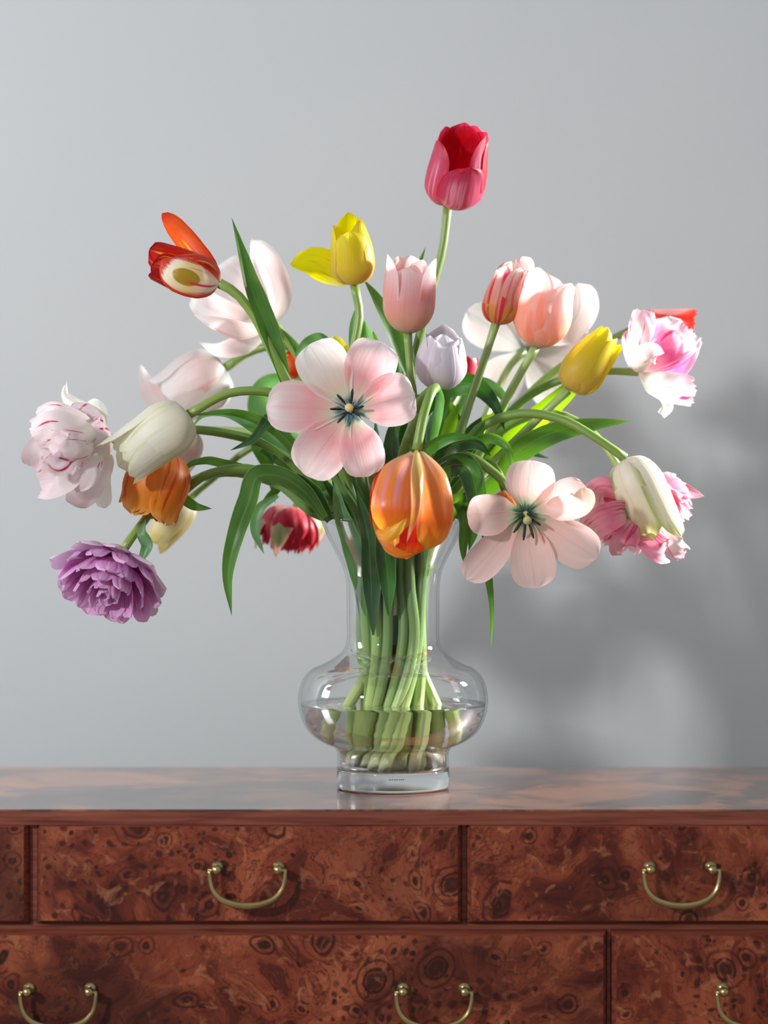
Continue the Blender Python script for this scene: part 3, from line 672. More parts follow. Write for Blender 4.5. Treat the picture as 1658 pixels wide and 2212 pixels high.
ribbon(t, 'leaf', [(800, 800, .03), (808, 755, .03), (806, 715, .03)], 34, M['leaf'], 'point')

# --- C: blush tulip
t = tulip('blush-peach cup tulip standing upright left of the lilac one, tips spread', (880, 720, -.03), [(905, 935, -.02), (893, 860, -.03), (884, 780, -.03)], 4.0)
fr = frame(880, 722, -.03, .04, 1, 9)
for az, L, R, tp, W, sd, mm in ((-6, 146, 57, .62, 124, 1, 'blush2'), (-84, 170, 57, .88, 122, 2, 'blush2'), (82, 166, 57, .97, 122, 3, 'blush2'), (180, 168, 50, .6, 118, 4, 'blush2'), (-135, 166, 52, .7, 105, 5, 'blush'), (132, 160, 50, .7, 105, 6, 'blush'), (30, 150, 50, .35, 90, 7, 'blush')):
    petal(t, M[mm], fr, az, [(3, 0), (R * .5, L * .06), (R * .92, L * .25), (R * 1.0, L * .5), (R * (.45 + .55 * tp), L * .8), (R * tp, L)], W, 66, 'cup', ruf=.6, seed=80 + sd)

# --- D: candy-striped tulip
t = tulip('slim tulip striped candy pink, white and orange, leaning right, left of the peach cup', (1070, 700, -.01), [(985, 960, .0), (1012, 875, .0), (1046, 775, -.01)], 4.1, 'stem_pale')
fr = frame(1070, 702, -.01, .22, 1, 4)
for az, L, R, tp, W, sd in ((-10, 128, 38, .62, 78, 1), (-95, 120, 38, .62, 78, 2), (95, 128, 42, .95, 84, 3), (170, 142, 36, .7, 84, 4), (50, 132, 38, .9, 74, 5), (-140, 124, 36, .6, 80, 6)):
    petal(t, M['stripe'], fr, az, [(3, 0), (R * .65, L * .07), (R * 1.0, L * .25), (R * .98, L * .5), (R * (.4 + .6 * tp), L * .8), (R * tp, L)], W, 66, 'cup', ruf=.7, seed=100 + sd)
ribbon(t, 'petal', [(1100, 645, .0), (1122, 608, .0), (1130, 580, .0), (1128, 554, .0)], 50, M['stripe'], 'round', cup=30, ruf=1)

# --- E: large peach cup
t = tulip('large peach cup tulip with a pale petal opening behind, left of the long yellow one', (1157, 750, .0), [(1050, 950, .02), (1092, 865, .01), (1130, 795, .0)], 4.2, 'stem_pale')
fr = frame(1156, 752, .0, .18, 1, 7)
for az, L, R, tp, W, sd in ((-40, 172, 64, .62, 124, 1), (58, 146, 64, .86, 118, 2), (180, 160, 60, .85, 130, 3), (120, 150, 62, .95, 118, 4), (-125, 164, 60, .8, 120, 5), (18, 132, 58, .8, 100, 6)):
    petal(t, M['blush'], fr, az, [(3, 0), (R * .5, L * .06), (R * .92, L * .25), (R * 1.03, L * .5), (R * (.45 + .55 * tp), L * .8), (R * tp, L)], W, 66, 'cup', ruf=1.0, seed=120 + sd)
ribbon(t, 'petal', [(1180, 742, .03), (1222, 712, .05), (1252, 665, .06), (1248, 612, .06)], 84, M['ghost'], 'round', cup=25, ruf=1.0, label='pale petal opened outwards')

# --- F: translucent open flower seen from behind
t = tulip('wide-open whitish tulip seen from behind, blurred, beyond the striped and peach ones', (1133, 757, .14), [(1035, 930, .10), (1075, 840, .13), (1105, 785, .14)], 3.9, 'stem_pale')
fr = frame(1133, 757, .14, 0, 1, -84, True)
for az, L, W, sd in ((-55, 150, 108, 1), (8, 150, 112, 2), (62, 150, 100, 6), (98, 178, 118, 3), (140, 150, 108, 4), (-142, 135, 104, 5)):
    petal(t, M['ghost'], fr, az, [(3, 0), (L * .35, 12), (L * .7, 20), (L, 26)], W, 16, 'ob', ruf=1.0, seed=140 + sd)

# --- G: long yellow tulip
t = tulip('long closed yellow tulip leaning right, its stem over a bright leaf', (1226, 843, .0), [(1065, 1000, .02), (1120, 945, .02), (1185, 882, .0)], 4.2, 'stem_pale')
fr = frame(1227, 842, .0, .56, .83, 2)
for az, L, R, tp, W, sd, mm in ((-20, 158, 43, .35, 92, 1, 'yellow'), (75, 150, 44, .6, 86, 2, 'yellow'), (-105, 156, 43, .4, 90, 3, 'yellow'), (180, 150, 40, .4, 92, 4, 'yellow'), (120, 146, 50, .95, 70, 5, 'yellow_in'), (30, 152, 40, .35, 86, 6, 'yellow')):
    petal(t, M[mm], fr, az, [(3, 0), (R * .72, L * .05), (R * 1.0, L * .2), (R * 1.02, L * .5), (R * (.45 + .55 * tp), L * .82), (R * tp, L)], W, 66, 'cup', ruf=.4, seed=160 + sd)
ribbon(t, 'leaf', [(1020, 1040, .04), (1080, 975, .04), (1150, 905, .03), (1215, 845, .02), (1262, 795, .02)], 48, M['leaf_lit'], 'leaf', cup=20, twist=15)
ribbon(t, 'leaf', [(1130, 950, .03), (1190, 890, .02), (1235, 850, .02), (1262, 822, .02)], 30, M['leaf_lit'], 'leaf', cup=20, twist=-20)

# --- H: pink and white parrot, right
t = tulip('pink-and-white parrot tulip facing right with a curled petal hanging below, at the right edge', (1378, 804, .03), [(1060, 940, .04), (1150, 850, .04), (1240, 812, .03), (1310, 802, .03)], 3.8, bottom=(.057, -.006), zend=.053)
fr = frame(1376, 804, .03, 1, .16, 8)
def rib(root, name, pts, W, mm, shape='fringe', cup=30, twist=0, ruf=2.0, jag=.10, label=None, seed=1):
    return ribbon(root, name, pts, W, M[mm], shape, cup=cup, twist=twist, ruf=ruf, jag=jag, label=label, seed=seed)
rib(t, 'petal', [(1378, 800, .04), (1368, 760, .05), (1362, 725, .05), (1358, 710, .06)], 44, 'hot_white', 'cup', -30, seed=1)
rib(t, 'petal', [(1385, 800, .03), (1380, 745, .03), (1388, 700, .03), (1392, 668, .04)], 62, 'hot_white', 'fringe', -35, 0, 2.0, .08, seed=2)
rib(t, 'petal', [(1395, 800, .05), (1425, 760, .05), (1440, 715, .05), (1442, 682, .05)], 86, 'hot', 'round', -20, 0, 2.0, .05, seed=3)
rib(t, 'petal', [(1395, 805, .04), (1430, 770, .04), (1475, 735, .03), (1496, 712, .03)], 84, 'hot_white', 'fringe', 25, 0, 2.5, .10, seed=4)
rib(t, 'petal', [(1392, 804, .02), (1420, 770, .01), (1448, 745, .01), (1475, 722, .02)], 76, 'hot', 'round', -30, 0, 2.0, .05, seed=5)
rib(t, 'petal', [(1390, 806, .03), (1430, 800, .03), (1475, 782, .02), (1511, 752, .02)], 66, 'hot', 'point', -25, 0, 1.5, 0.0, seed=6)
rib(t, 'petal', [(1380, 805, .0), (1395, 775, -.01), (1415, 760, -.01), (1434, 762, -.01)], 76, 'hot_white', 'point', -35, 30, 1.2, 0.0, seed=7)
rib(t, 'petal', [(1382, 808, .01), (1415, 822, .0), (1460, 838, .0), (1506, 842, .0)], 74, 'hot_white', 'fringe', -38, 0, 2.2, .14, seed=8)
rib(t, 'petal', [(1392, 812, .04), (1430, 840, .04), (1470, 850, .03), (1500, 862, .03)], 50, 'hot_white', 'fringe', -30, 0, 2.5, .14, seed=9)
ribbon(t, 'petal', [(1382, 812, .02), (1400, 840, .02), (1432, 858, .02), (1442, 878, .01), (1428, 896, .0)], 24, M['parrot_out'], 'fringe', cup=-20, ruf=1.0, label='narrow white petal curled downwards')

# --- I: scarlet and white tulip behind H
t = tulip('scarlet tulip with white streaks, half hidden behind the pink-and-white parrot', (1364, 712, .12), [(1080, 920, .08), (1200, 800, .10), (1300, 742, .12)], 3.6)
fr = frame(1362, 714, .12, 1, .03, 5)
for az, L, R, tp, W, sd in ((0, 140, 38, .8, 80, 1), (90, 128, 40, .85, 82, 2), (-90, 146, 42, 1.0, 88, 3), (180, 140, 38, .7, 88, 4), (-45, 138, 40, .8, 82, 5)):
    petal(t, M['scarlet'], fr, az, [(3, 0), (R * .7, L * .06), (R * 1.0, L * .22), (R * 1.0, L * .5), (R * (.5 + .5 * tp), L * .82), (R * tp, L)], W, 64, 'fringe', ruf=1.4, jag=.05, seed=180 + sd)

# --- J: lilac-white tulip
t = tulip('rounded lilac-white tulip in the middle, right of the open pink flower', (945, 836, -.06), [(868, 985, -.05), (888, 925, -.06), (918, 868, -.06)], 4.2)
fr = frame(948, 838, -.06, .07, 1, 18)
for az, L, R, tp, W, sd in ((-30, 112, 55, .62, 100, 1), (34, 104, 56, .7, 100, 2), (100, 112, 54, .75, 96, 3), (-100, 116, 54, .7, 96, 4), (180, 138, 46, .3, 112, 5), (0, 122, 47, .25, 96, 6), (-60, 118, 52, .6, 90, 7), (70, 112, 52, .65, 90, 8)):
    petal(t, M['lilac'], fr, az, [(3, 0), (R * .62, L * .05), (R * .98, L * .28), (R * 1.02, L * .55), (R * (.5 + .5 * tp), L * .84), (R * tp, L)], W, 64, 'round', ruf=.8, seed=200 + sd)

# --- K: open pink flower facing the viewer
t = tulip('largest fully open pink-and-white tulip facing forward with dark stamens, left of centre', (762, 890, -.10), [(800, 1010, -.06), (790, 950, -.08)], 4.2)
fr = frame(757, 887, -.115, .06, .3, 84, True)
for az, L, W, mm, h, sd in ((-32, 168, 118, 'open_white', 22, 1), (24, 162, 116, 'open', 26, 2), (78, 142, 122, 'open', 22, 3), (166, 150, 100, 'open', 26, 4), (215, 172, 122, 'open', 20, 5), (272, 182, 118, 'open', 18, 6)):
    petal(t, M[mm], fr, az, [(4, 0), (L * .28, 5), (L * .6, h * .9), (L * .85, h), (L, h * .6)], W, 26, 'ob', ruf=.9, seed=220 + sd)
stamens(t, fr, 6, 30, 26, 6, 'pistil', 5, (.15, -.3))

# --- L: orange parrot hanging in front of the vase
t = tulip('glossy coral-orange parrot tulip hanging head down in front of the vase rim', (900, 972, -.13), [(905, 1010, -.03), (890, 930, -.04), (915, 858, -.08), (940, 838, -.10), (930, 850, -.12), (912, 905, -.13)], 4.4, rim_k=.5, zend=.173)
ribbon(t, 'petal', [(900, 975, -.11), (888, 1060, -.09), (880, 1140, -.09), (876, 1208, -.115)], 128, M['orange_in'], 'round', cup=55, ruf=1.6, seed=11)
ribbon(t, 'petal', [(890, 978, -.115), (838, 1040, -.13), (830, 1110, -.14), (846, 1186, -.14)], 62, M['orange'], 'round', cup=50, ruf=2.0, seed=12)
ribbon(t, 'petal', [(905, 976, -.115), (938, 1050, -.12), (938, 1110, -.13), (912, 1180, -.13)], 58, M['orange_in'], 'round', cup=45, ruf=2.0, seed=13)
ribbon(t, 'petal', [(892, 978, -.135), (858, 1035, -.17), (848, 1098, -.18), (850, 1158, -.17)], 112, M['orange_parrot'], 'round', cup=-58, ruf=2.4, jag=.03, seed=2)
ribbon(t, 'petal', [(908, 976, -.135), (935, 1035, -.165), (942, 1100, -.17), (922, 1188, -.15)], 92, M['orange_parrot'], 'round', cup=-60, ruf=2.0, seed=3)
ribbon(t, 'petal', [(899, 972, -.14), (900, 1040, -.188), (897, 1105, -.195), (878, 1172, -.18)], 32, M['keel'], 'point', cup=-60, ruf=.8, seed=4, label='narrow olive and orange keeled petal')
ribbon(t, 'petal', [(870, 990, -.12), (818, 1040, -.13), (806, 1085, -.13), (802, 1140, -.125)], 26, M['orange_in'], 'point', cup=-30, ruf=3.5, seed=5)
ribbon(t, 'petal', [(812, 1148, -.172), (836, 1156, -.186), (862, 1140, -.19), (880, 1118, -.186)], 34, M['yellow_in_orange'], 'point', cup=-30, ruf=3.0, seed=6, label='yellow-orange turned-up petal edge')
ribbon(t, 'petal', [(822, 1150, -.15), (840, 1184, -.155), (868, 1198, -.155), (905, 1192, -.15)], 22, M['orange'], 'point', cup=-30, ruf=2.5, seed=7)
ribbon(t, 'leaf', [(945, 838, -.09), (950, 862, -.10), (944, 905, -.10), (932, 965, -.09), (925, 1000, -.08)], 22, M['leaf_grey'], 'blade', cup=30)

# --- M: open pale pink flower, lower right
t = tulip('open pale pink tulip with drooping dark stamens, lower right of the vase rim', (1132, 1104, -.108), [(930, 1065, -.04), (958, 1005, -.06), (1005, 985, -.07), (1062, 1018, -.065), (1108, 1062, -.07)], 4.3)
fr = frame(1135, 1108, -.115, .0, -.4, 80, True)
for az, L, W, h, sd, pr in ((5, 118, 114, 20, 1, 0), (64, 140, 80, 24, 2, 1), (122, 182, 100, 16, 3, 0), (172, 164, 104, 20, 4, 0), (222, 192, 80, 24, 5, 0), (272, 128, 96, 34, 6, 0)):
    prf = [(4, 0), (L * .3, 6), (L * .62, h * .9), (L * .85, h), (L, h * .8)]
    petal(t, M['open2'], fr, az, prf, W, 34, 'ob', ruf=.8, seed=260 + sd, skew=(-.12 if az == 66 else 0))
ribbon(t, 'petal', [(1180, 1095, -.13), (1225, 1096, -.14), (1258, 1082, -.145), (1262, 1054, -.14)], 62, M['open2_tip'], 'cup', cup=40, ruf=1.5, seed=3)
stamens(t, fr, 6, 40, 20, 6, 'pistil_green', 8, (-.8, .1))
ribbon(t, 'leaf', [(1020, 1080, .02), (1070, 1040, .01), (1110, 985, .0), (1180, 940, .0), (1270, 918, .0), (1360, 909, .0)], 54, M['leaf'], 'leaf', cup=22, twist=18)

# --- N: white-green bell, right
t = tulip('white and olive-green bell tulip drooping right above the rose fringed flower', (1350, 990, -.06), [(980, 1010, -.02), (1035, 925, -.03), (1120, 894, -.04), (1210, 905, -.05), (1290, 948, -.06)], 4.2)
fr = frame(1350, 990, -.06, .42, -.9, 4)
for az, L, R, tp, W, mm, sd in ((-38, 204, 56, .95, 84, 'whitegreen', 1), (34, 186, 56, .8, 92, 'whitegreen', 2), (92, 180, 56, 1.0, 96, 'green_keel', 3), (-100, 168, 50, .8, 90, 'creamgreen', 4), (180, 176, 48, .7, 96, 'creamgreen', 5), (0, 170, 46, .5, 80, 'whitegreen', 6)):
    petal(t, M[mm], fr, az, [(4, 0), (R * .72, L * .06), (R * 1.03, L * .25), (R * 1.04, L * .5), (R * (.5 + .5 * tp), L * .8), (R * tp, L)], W, 62, 'cup', ruf=.5, seed=280 + sd)

# --- O: rose fringed tulip behind N
t = tulip('rose-pink fringed parrot tulip behind and below the white-green bell', (1352, 1042, .0), [(1020, 1010, .03), (1090, 925, .03), (1200, 893, .02), (1290, 945, .01), (1330, 1000, .0)], 3.6, 'stem_pale')
fr = frame(1378, 1062, .02, .18, -.9, 46)
for ring, (n, R, L, W, mm) in enumerate(((6, 122, 66, 112, 'rose'), (5, 94, 84, 100, 'rose'), (4, 60, 92, 90, 'hot_white'), (3, 28, 90, 60, 'rose'))):
    for k in range(n):
        az = k * 360 / n + ring * 23 + rng.uniform(-8, 8); q = rng.uniform(.88, 1.14)
        petal(t, M[mm], fr, az, [(3, 0), (R * .45, L * .22), (R * .8, L * .6), (R * q, L * q)], W, 42, 'fringe', ruf=5, jag=.10, seed=300 + ring * 10 + k)
for k, (pts, W, cp) in enumerate((([(1368, 1092, -.04), (1335, 1066, -.07), (1300, 1058, -.07), (1282, 1092, -.05)], 62, -40), ([(1366, 1104, -.05), (1325, 1112, -.09), (1292, 1128, -.09), (1268, 1146, -.07)], 66, 30),
    ([(1380, 1120, -.05), (1362, 1150, -.09), (1345, 1175, -.09), (1350, 1192, -.07)], 60, -35), ([(1410, 1120, -.03), (1440, 1150, -.06), (1458, 1180, -.06), (1480, 1200, -.04)], 52, -35), ([(1400, 1130, -.04), (1400, 1165, -.08), (1420, 1185, -.08), (1440, 1190, -.06)], 60, 30))):
    ribbon(t, 'petal', pts, W, M['rose' if k != 3 else 'hot_white'], 'fringe', cup=cp, ruf=4, jag=.09, seed=40 + k)
rib(t, 'petal', [(1390, 1075, .03), (1440, 1055, .03), (1480, 1062, .03), (1520, 1072, .03)], 54, 'rose', 'point', -30, 0, 1.5, 0, seed=4)

# --- P: orange tulip behind M
t = tulip('orange tulip almost hidden behind the open pale pink flower', (1090, 1058, -.03), [(990, 1050, .0), (1030, 1000, -.01), (1070, 1010, -.03)], 3.8)
cup6(t, frame(1090, 1060, -.03, .1, -1, 0), 128, 40, .5, ('orange', 'orange'), 20, seed=9)

# --- Q: cream bell, left
t = tulip('cream-green bell tulip drooping left, in front of the orange one', (407, 895, -.10), [(715, 1010, -.04), (680, 910, -.06), (600, 852, -.08), (500, 848, -.09)], 4.3)
fr = frame(408, 894, -.10, -.80, -.58, 4)
for az, L, R, tp, W, mm, sd in ((0, 172, 60, .45, 108, 'creamgreen', 1), (-85, 186, 58, .92, 104, 'creamgreen', 2), (88, 208, 60, 1.0, 96, 'creamgreen', 3), (180, 190, 56, .7, 112, 'creamgreen', 4), (-45, 182, 56, .9, 96, 'creamgreen', 5), (130, 176, 56, .8, 100, 'creamgreen', 6), (40, 168, 52, .6, 80, 'creamgreen', 7)):
    petal(t, M[mm], fr, az, [(4, 0), (R * .72, L * .05), (R * 1.0, L * .2), (R * 1.02, L * .5), (R * (.5 + .5 * tp), L * .82), (R * tp, L)], W, 62, 'cup', ruf=.5, seed=320 + sd)
ribbon(t, 'leaf', [(700, 1060, -.02), (650, 985, -.04), (590, 925, -.05), (510, 892, -.06), (412, 897, -.07)], 30, M['leaf'], 'blade', cup=30)

# --- R: orange bell, left
t = tulip('orange tulip hanging down below the cream bell at the left', (372, 990, -.04), [(690, 1090, -.03), (620, 1045, -.04), (530, 1012, -.05), (440, 1028, -.05), (392, 1058, -.03), (378, 1030, -.02)], 4.3)
fr = frame(362, 975, -.05, -.32, -.95, 6)
for az, L, R, tp, W, sd in ((-50, 158, 66, .95, 112, 1), (28, 160, 68, .75, 112, 2), (90, 140, 66, .95, 104, 3), (-105, 146, 68, 1.0, 108, 4), (180, 150, 62, .8, 124, 5), (130, 150, 62, .8, 100, 6), (-150, 150, 60, .9, 100, 7)):
    petal(t, M['orange'], fr, az, [(4, 0), (R * .62, L * .06), (R * .98, L * .26), (R * 1.06, L * .55), (R * (.5 + .5 * tp), L * .84), (R * tp, L)], W, 62, 'cup' if sd not in (1, 2) else 'round', ruf=1.2, jag=.03, seed=340 + sd)
ribbon(t, 'leaf', [(560, 1016, -.03), (490, 1004, -.03), (440, 996, -.04), (410, 1004, -.04), (388, 1036, -.04)], 22, M['leaf'], 'leaf', twist=20)
ribbon(t, 'leaf', [(392, 1052, -.05), (398, 1075, -.05), (420, 1092, -.05), (457, 1099, -.05)], 26, M['leaf'], 'point', twist=20)

# --- S: pale parrot, far left
t = tulip('pale parrot tulip with crimson flecks and ragged edges, farthest left', (232, 950, -.05), [(690, 1060, .0), (600, 975, -.01), (480, 935, -.03), (330, 930, -.04)], 4.2)
fr = frame(205, 968, -.05, -1, .05, 46)
for ring, (n, R, L, W, mm) in enumerate(((6, 92, 78, 120, 'parrot'), (5, 80, 92, 104, 'parrot'), (4, 56, 96, 90, 'parrot'))):
    for k in range(n):
        az = k * 360 / n + ring * 27 + rng.uniform(-9, 9); q = rng.uniform(.9, 1.1)
        petal(t, M[mm], fr, az, [(3, 0), (R * .8, L * .16), (R * 1.04, L * .55), (R * .86 * q, L * q)], W, 50, 'fringe', ruf=4.5, jag=.075, seed=360 + ring * 10 + k)
for k, (pts, W, sh, cp, rf, jg) in enumerate((
    ([(218, 955, -.07), (208, 1010, -.11), (180, 1055, -.12), (142, 1080, -.10)], 84, 'round', -45, 1.0, .0),
    ([(205, 970, -.09), (165, 1000, -.125), (120, 1030, -.135), (84, 1040, -.12)], 92, 'fringe', 35, 3.0, .06),
    ([(215, 948, -.07), (175, 915, -.10), (125, 897, -.11), (76, 900, -.09)], 62, 'fringe', -40, 3.5, .10),
    ([(212, 950, -.09), (170, 935, -.135), (120, 925, -.15), (64, 940, -.13)], 84, 'fringe', -35, 4.0, .08),
    ([(205, 958, -.10), (170, 965, -.15), (135, 962, -.165), (112, 945, -.16)], 66, 'fringe', -40, 4.0, .10),
    ([(190, 965, -.11), (150, 985, -.15), (120, 1000, -.165), (108, 985, -.17)], 60, 'fringe', -45, 4.5, .08),
    ([(180, 955, -.08), (120, 955, -.12), (86, 975, -.13), (74, 1010, -.11)], 66, 'fringe', 30, 3.0, .06),
    ([(214, 965, -.09), (195, 1005, -.13), (180, 1030, -.14), (150, 1045, -.135)], 60, 'fringe', -40, 3.0, .05))):
    ribbon(t, 'petal', pts, W, M['parrot'], sh, cup=cp, ruf=rf, jag=jg, seed=20 + k)
ribbon(t, 'petal', [(222, 955, -.05), (205, 905, -.04), (165, 878, -.04), (140, 852, -.04), (144, 824, -.04)], 46, M['parrot_out'], 'point', cup=-30, ruf=1.6, label='white outer petal curling up')
ribbon(t, 'petal', [(226, 950, -.04), (222, 1000, -.04), (218, 1050, -.05), (226, 1098, -.05)], 44, M['parrot_out'], 'round', cup=-25, ruf=1.4)
ribbon(t, 'petal', [(222, 955, -.05), (205, 1010, -.06), (188, 1060, -.06), (172, 1096, -.06)], 50, M['parrot_out'], 'round', cup=-30, ruf=1.6)
ribbon(t, 'petal', [(228, 955, -.06), (215, 920, -.07), (212, 890, -.07), (190, 868, -.06)], 40, M['parrot_out'], 'round', cup=-30, ruf=1.6)

# --- T: purple double tulip
t = tulip('orchid-purple double tulip like a peony, lowest at the left', (262, 1192, -.06), [(700, 1115, -.02), (600, 1045, -.01), (480, 1020, .0), (350, 1080, -.02), (300, 1140, -.05)], 4.3, rim_k=.7)
fr = frame(250, 1214, -.07, -.28, -1, 38)
for ring, (n, R, L, W, mm) in enumerate(((9, 124, 50, 74, 'purple_out'), (10, 116, 74, 62, 'purple'), (10, 92, 92, 54, 'purple'), (9, 66, 102, 46, 'purple'), (6, 36, 106, 42, 'purple'), (4, 14, 104, 34, 'purple'))):
    for k in range(n):
        az = k * 360 / n + ring * 19 + rng.uniform(-8, 8); q = rng.uniform(.9, 1.1)
        petal(t, M[mm], fr, az, [(3, 0), (R * .5, L * .22), (R * .86, L * .6), (R * q, L * q)], W * rng.uniform(.85, 1.2), 50, 'round', ruf=2.4, curl=.25, seed=420 + ring * 12 + k)
ribbon(t, 'leaf', [(314, 1122, -.05), (308, 1150, -.06), (318, 1178, -.06), (308, 1205, -.06), (298, 1232, -.06)], 30, M['leaf_grey'], 'leaf', cup=45, ruf=2.0, twist=[(0, 60), (.5, 0), (1, 40)])

# --- U: white-pink open tulip behind the tall leaf
t = tulip('white and rose open tulip with one petal upright, behind the tall green blade', (588, 692, .06), [(725, 920, .04), (690, 850, .05), (640, 765, .06)], 3.9)
for pts, W, mm, sh, cp, tw in (
    ([(588, 694, .07), (585, 640, .08), (560, 570, .09), (542, 514, .08)], 78, 'pinkwhite', 'point', 35, 20),
    ([(588, 695, .05), (600, 640, .04), (580, 575, .04), (546, 520, .05)], 66, 'pinkwhite', 'cup', -45, -20),
    ([(585, 698, .08), (540, 650, .10), (500, 605, .11), (470, 575, .10)], 120, 'pinkwhite', 'round', 22, 10),
    ([(580, 704, .04), (520, 690, .02), (460, 665, .02), (415, 635, .03)], 70, 'pinkwhite', 'round', 30, -20),
    ([(570, 712, .03), (510, 712, .01), (460, 696, .01), (418, 680, .02)], 44, 'pinkwhite', 'point', -35, 0),
    ([(575, 715, .04), (520, 745, .03), (475, 755, .03), (430, 740, .04)], 50, 'pinkwhite', 'point', -40, 0)):
    ribbon(t, 'petal', pts, W, M[mm], sh, cup=cp, twist=tw, ruf=.6)
ribbon(t, 'leaf', [(700, 860, .03), (660, 790, .03), (632, 740, .03), (606, 708, .03)], 24, M['leaf'], 'leaf', twist=15)

# --- V: blurred white tulip, left
t = tulip('blurred white and pale rose tulip behind and above the cream bell at left', (486, 795, .12), [(735, 900, .08), (690, 800, .10), (620, 748, .11), (540, 760, .12)], 4.4)
fr = frame(488, 796, .12, -.85, -.45, -6)
for az, L, R, tp, W, mm, sd in ((-60, 150, 62, .8, 118, 'ghost', 1), (20, 140, 62, .8, 118, 'pinkwhite', 2), (85, 160, 64, .9, 110, 'ghost', 3), (-110, 150, 64, 1.0, 110, 'ghost', 4), (180, 176, 62, .8, 120, 'pinkwhite', 5), (140, 150, 60, .9, 110, 'pinkwhite', 6)):
    petal(t, M[mm], fr, az, [(4, 0), (R * .72, L * .05), (R * 1.05, L * .22), (R * 1.1, L * .5), (R * (.5 + .5 * tp), L * .82), (R * tp, L)], W, 60, 'round', ruf=1.2, seed=480 + sd)
ribbon(t, 'petal', [(360, 880, .14), (335, 860, .14), (315, 825, .14), (303, 787, .14)], 46, M['pinkwhite'], 'point', cup=35, label='rosy petal with a curled white tip')

# --- V2: pale pink tulip behind the cream bell
t = tulip('grey-pink tulip showing only its side behind the cream bell', (412, 928, .06), [(700, 1000, .04), (620, 950, .05), (520, 932, .06)], 3.9, 'stem_pale', bottom=(-.062, -.014), zend=.055)
cup6(t, frame(412, 928, .06, -.35, -.95, 0), 110, 40, .5, ('pinkwhite', 'pinkwhite'), 10, seed=14)

# --- W: orange flame tulip, upper left
t = tulip('red, orange and cream flamed tulip at upper left with one tall petal', (474, 612, -.07), [(720, 980, -.05), (650, 880, -.06), (590, 765, -.07), (540, 670, -.07), (505, 630, -.07)], 4.6)
fr = frame(474, 612, -.07, -.92, .30, 8)
for az, L, R, tp, W, mm, sd in ((150, 165, 46, 1.0, 92, 'flame', 1), (-165, 150, 44, .9, 92, 'flame', 2), (-95, 118, 46, .9, 78, 'flame', 3), (-125, 150, 46, .8, 70, 'flame', 5), (80, 110, 44, .6, 76, 'flame', 4)):
    petal(t, M[mm], fr, az, [(4, 0), (R * .62, L * .07), (R * .98, L * .28), (R * 1.04, L * .55), (R * (.5 + .5 * tp), L * .82), (R * tp, L)], W, 60, 'round', ruf=1.2, seed=500 + sd)
ribbon(t, 'petal', [(472, 613, -.075), (430, 605, -.095), (385, 590, -.10), (348, 562, -.09)], 92, M['flame_front'], 'cup', cup=-48, twist=0, ruf=1.0, label='cream petal with red edges and an olive patch')
ribbon(t, 'petal', [(470, 600, -.07), (430, 555, -.065), (392, 510, -.06), (366, 478, -.06), (350, 461, -.06)], 54, M['flame_tall'], 'cup', cup=-35, twist=-15, ruf=1.0, label='tall orange petal edged in red')
ribbon(t, 'leaf', [(620, 840, -.06), (596, 760, -.07), (566, 680, -.075), (538, 610, -.08), (518, 540, -.08), (500, 470, -.08)], 48, M['leaf'], 'leaf', cup=30, twist=[(0, 10), (.5, 25), (1, 50)], fold=.2, label='tall green blade')

# --- X: crimson and green hanging flower
t = tulip('blurred crimson flower with green-white outer petals, hanging left of the vase rim', (640, 1096, .14), [(720, 1060, .08), (690, 1020, .11), (655, 1045, .14)], 4.0)
fr = frame(636, 1094, .14, -.18, -1, 4)
for ring, (n, R, L, W, mm) in enumerate(((5, 66, 84, 84, 'sepal_red'), (5, 56, 98, 74, 'sepal_red'), (5, 36, 104, 60, 'sepal_red'))):
    for k in range(n):
        petal(t, M[mm], fr, k * 360 / n + ring * 30, [(3, 0), (R * .8, L * .14), (R * 1.05, L * .5), (R * .95, L)], W, 50, 'fringe', ruf=2.6, jag=.12, seed=520 + ring * 10 + k)
for az, L in ((70, 106), (-70, 72), (15, 118), (150, 80)):
    petal(t, M['sepal_green'], fr, az, [(3, 0), (52, L * .12), (72, L * .5), (70, L)], 62, 44, 'point', ruf=.8, seed=550 + az)

# --- Y: cream blurred tulip
t = tulip('blurred cream-yellow tulip hanging behind the orange one at the left', (410, 1076, .12), [(700, 1040, .08), (600, 945, .10), (530, 975, .11), (460, 1035, .12)], 3.3)
cup6(t, frame(410, 1076, .12, -.62, -.8, 0), 128, 38, .6, ('cream', 'cream'), 0, seed=15)

# --- Z: yellow behind K
t = tulip('bright yellow tulip peeping out behind the open pink flower', (742, 830, .06), [(770, 930, .04), (755, 880, .05)], 3.9)
for pts, W in (([(742, 830, .06), (735, 790, .06), (728, 755, .06), (722, 726, .07)], 44), ([(744, 830, .05), (748, 790, .04), (750, 765, .04), (752, 744, .05)], 36), ([(742, 830, .07), (760, 800, .08), (772, 780, .08)], 40), ([(741, 830, .06), (715, 800, .06), (706, 775, .06)], 40)):
    ribbon(t, 'petal', pts, W, M['yellow_in'], 'round', cup=-40)

# --- AA: small orange-yellow tulip at left behind
t = tulip('orange and yellow tulip just visible between the stems left of the open pink flower', (640, 815, .08), [(745, 930, .05), (690, 870, .07)], 3.6)
cup6(t, frame(640, 818, .08, -.3, 1, 0), 62, 22, .5, ('flame_tall', 'yellow'), 0, seed=16)

# --- AB: rose tulip behind the stems
t = tulip('rose-pink tulip half hidden behind the stems right of the lilac-white one', (990, 850, .12), [(930, 960, .08), (960, 900, .10)], 3.8)
cup6(t, frame(990, 850, .12, .25, 1, 5), 80, 36, .6, ('sepal_red', 'hot'), 0, seed=17)

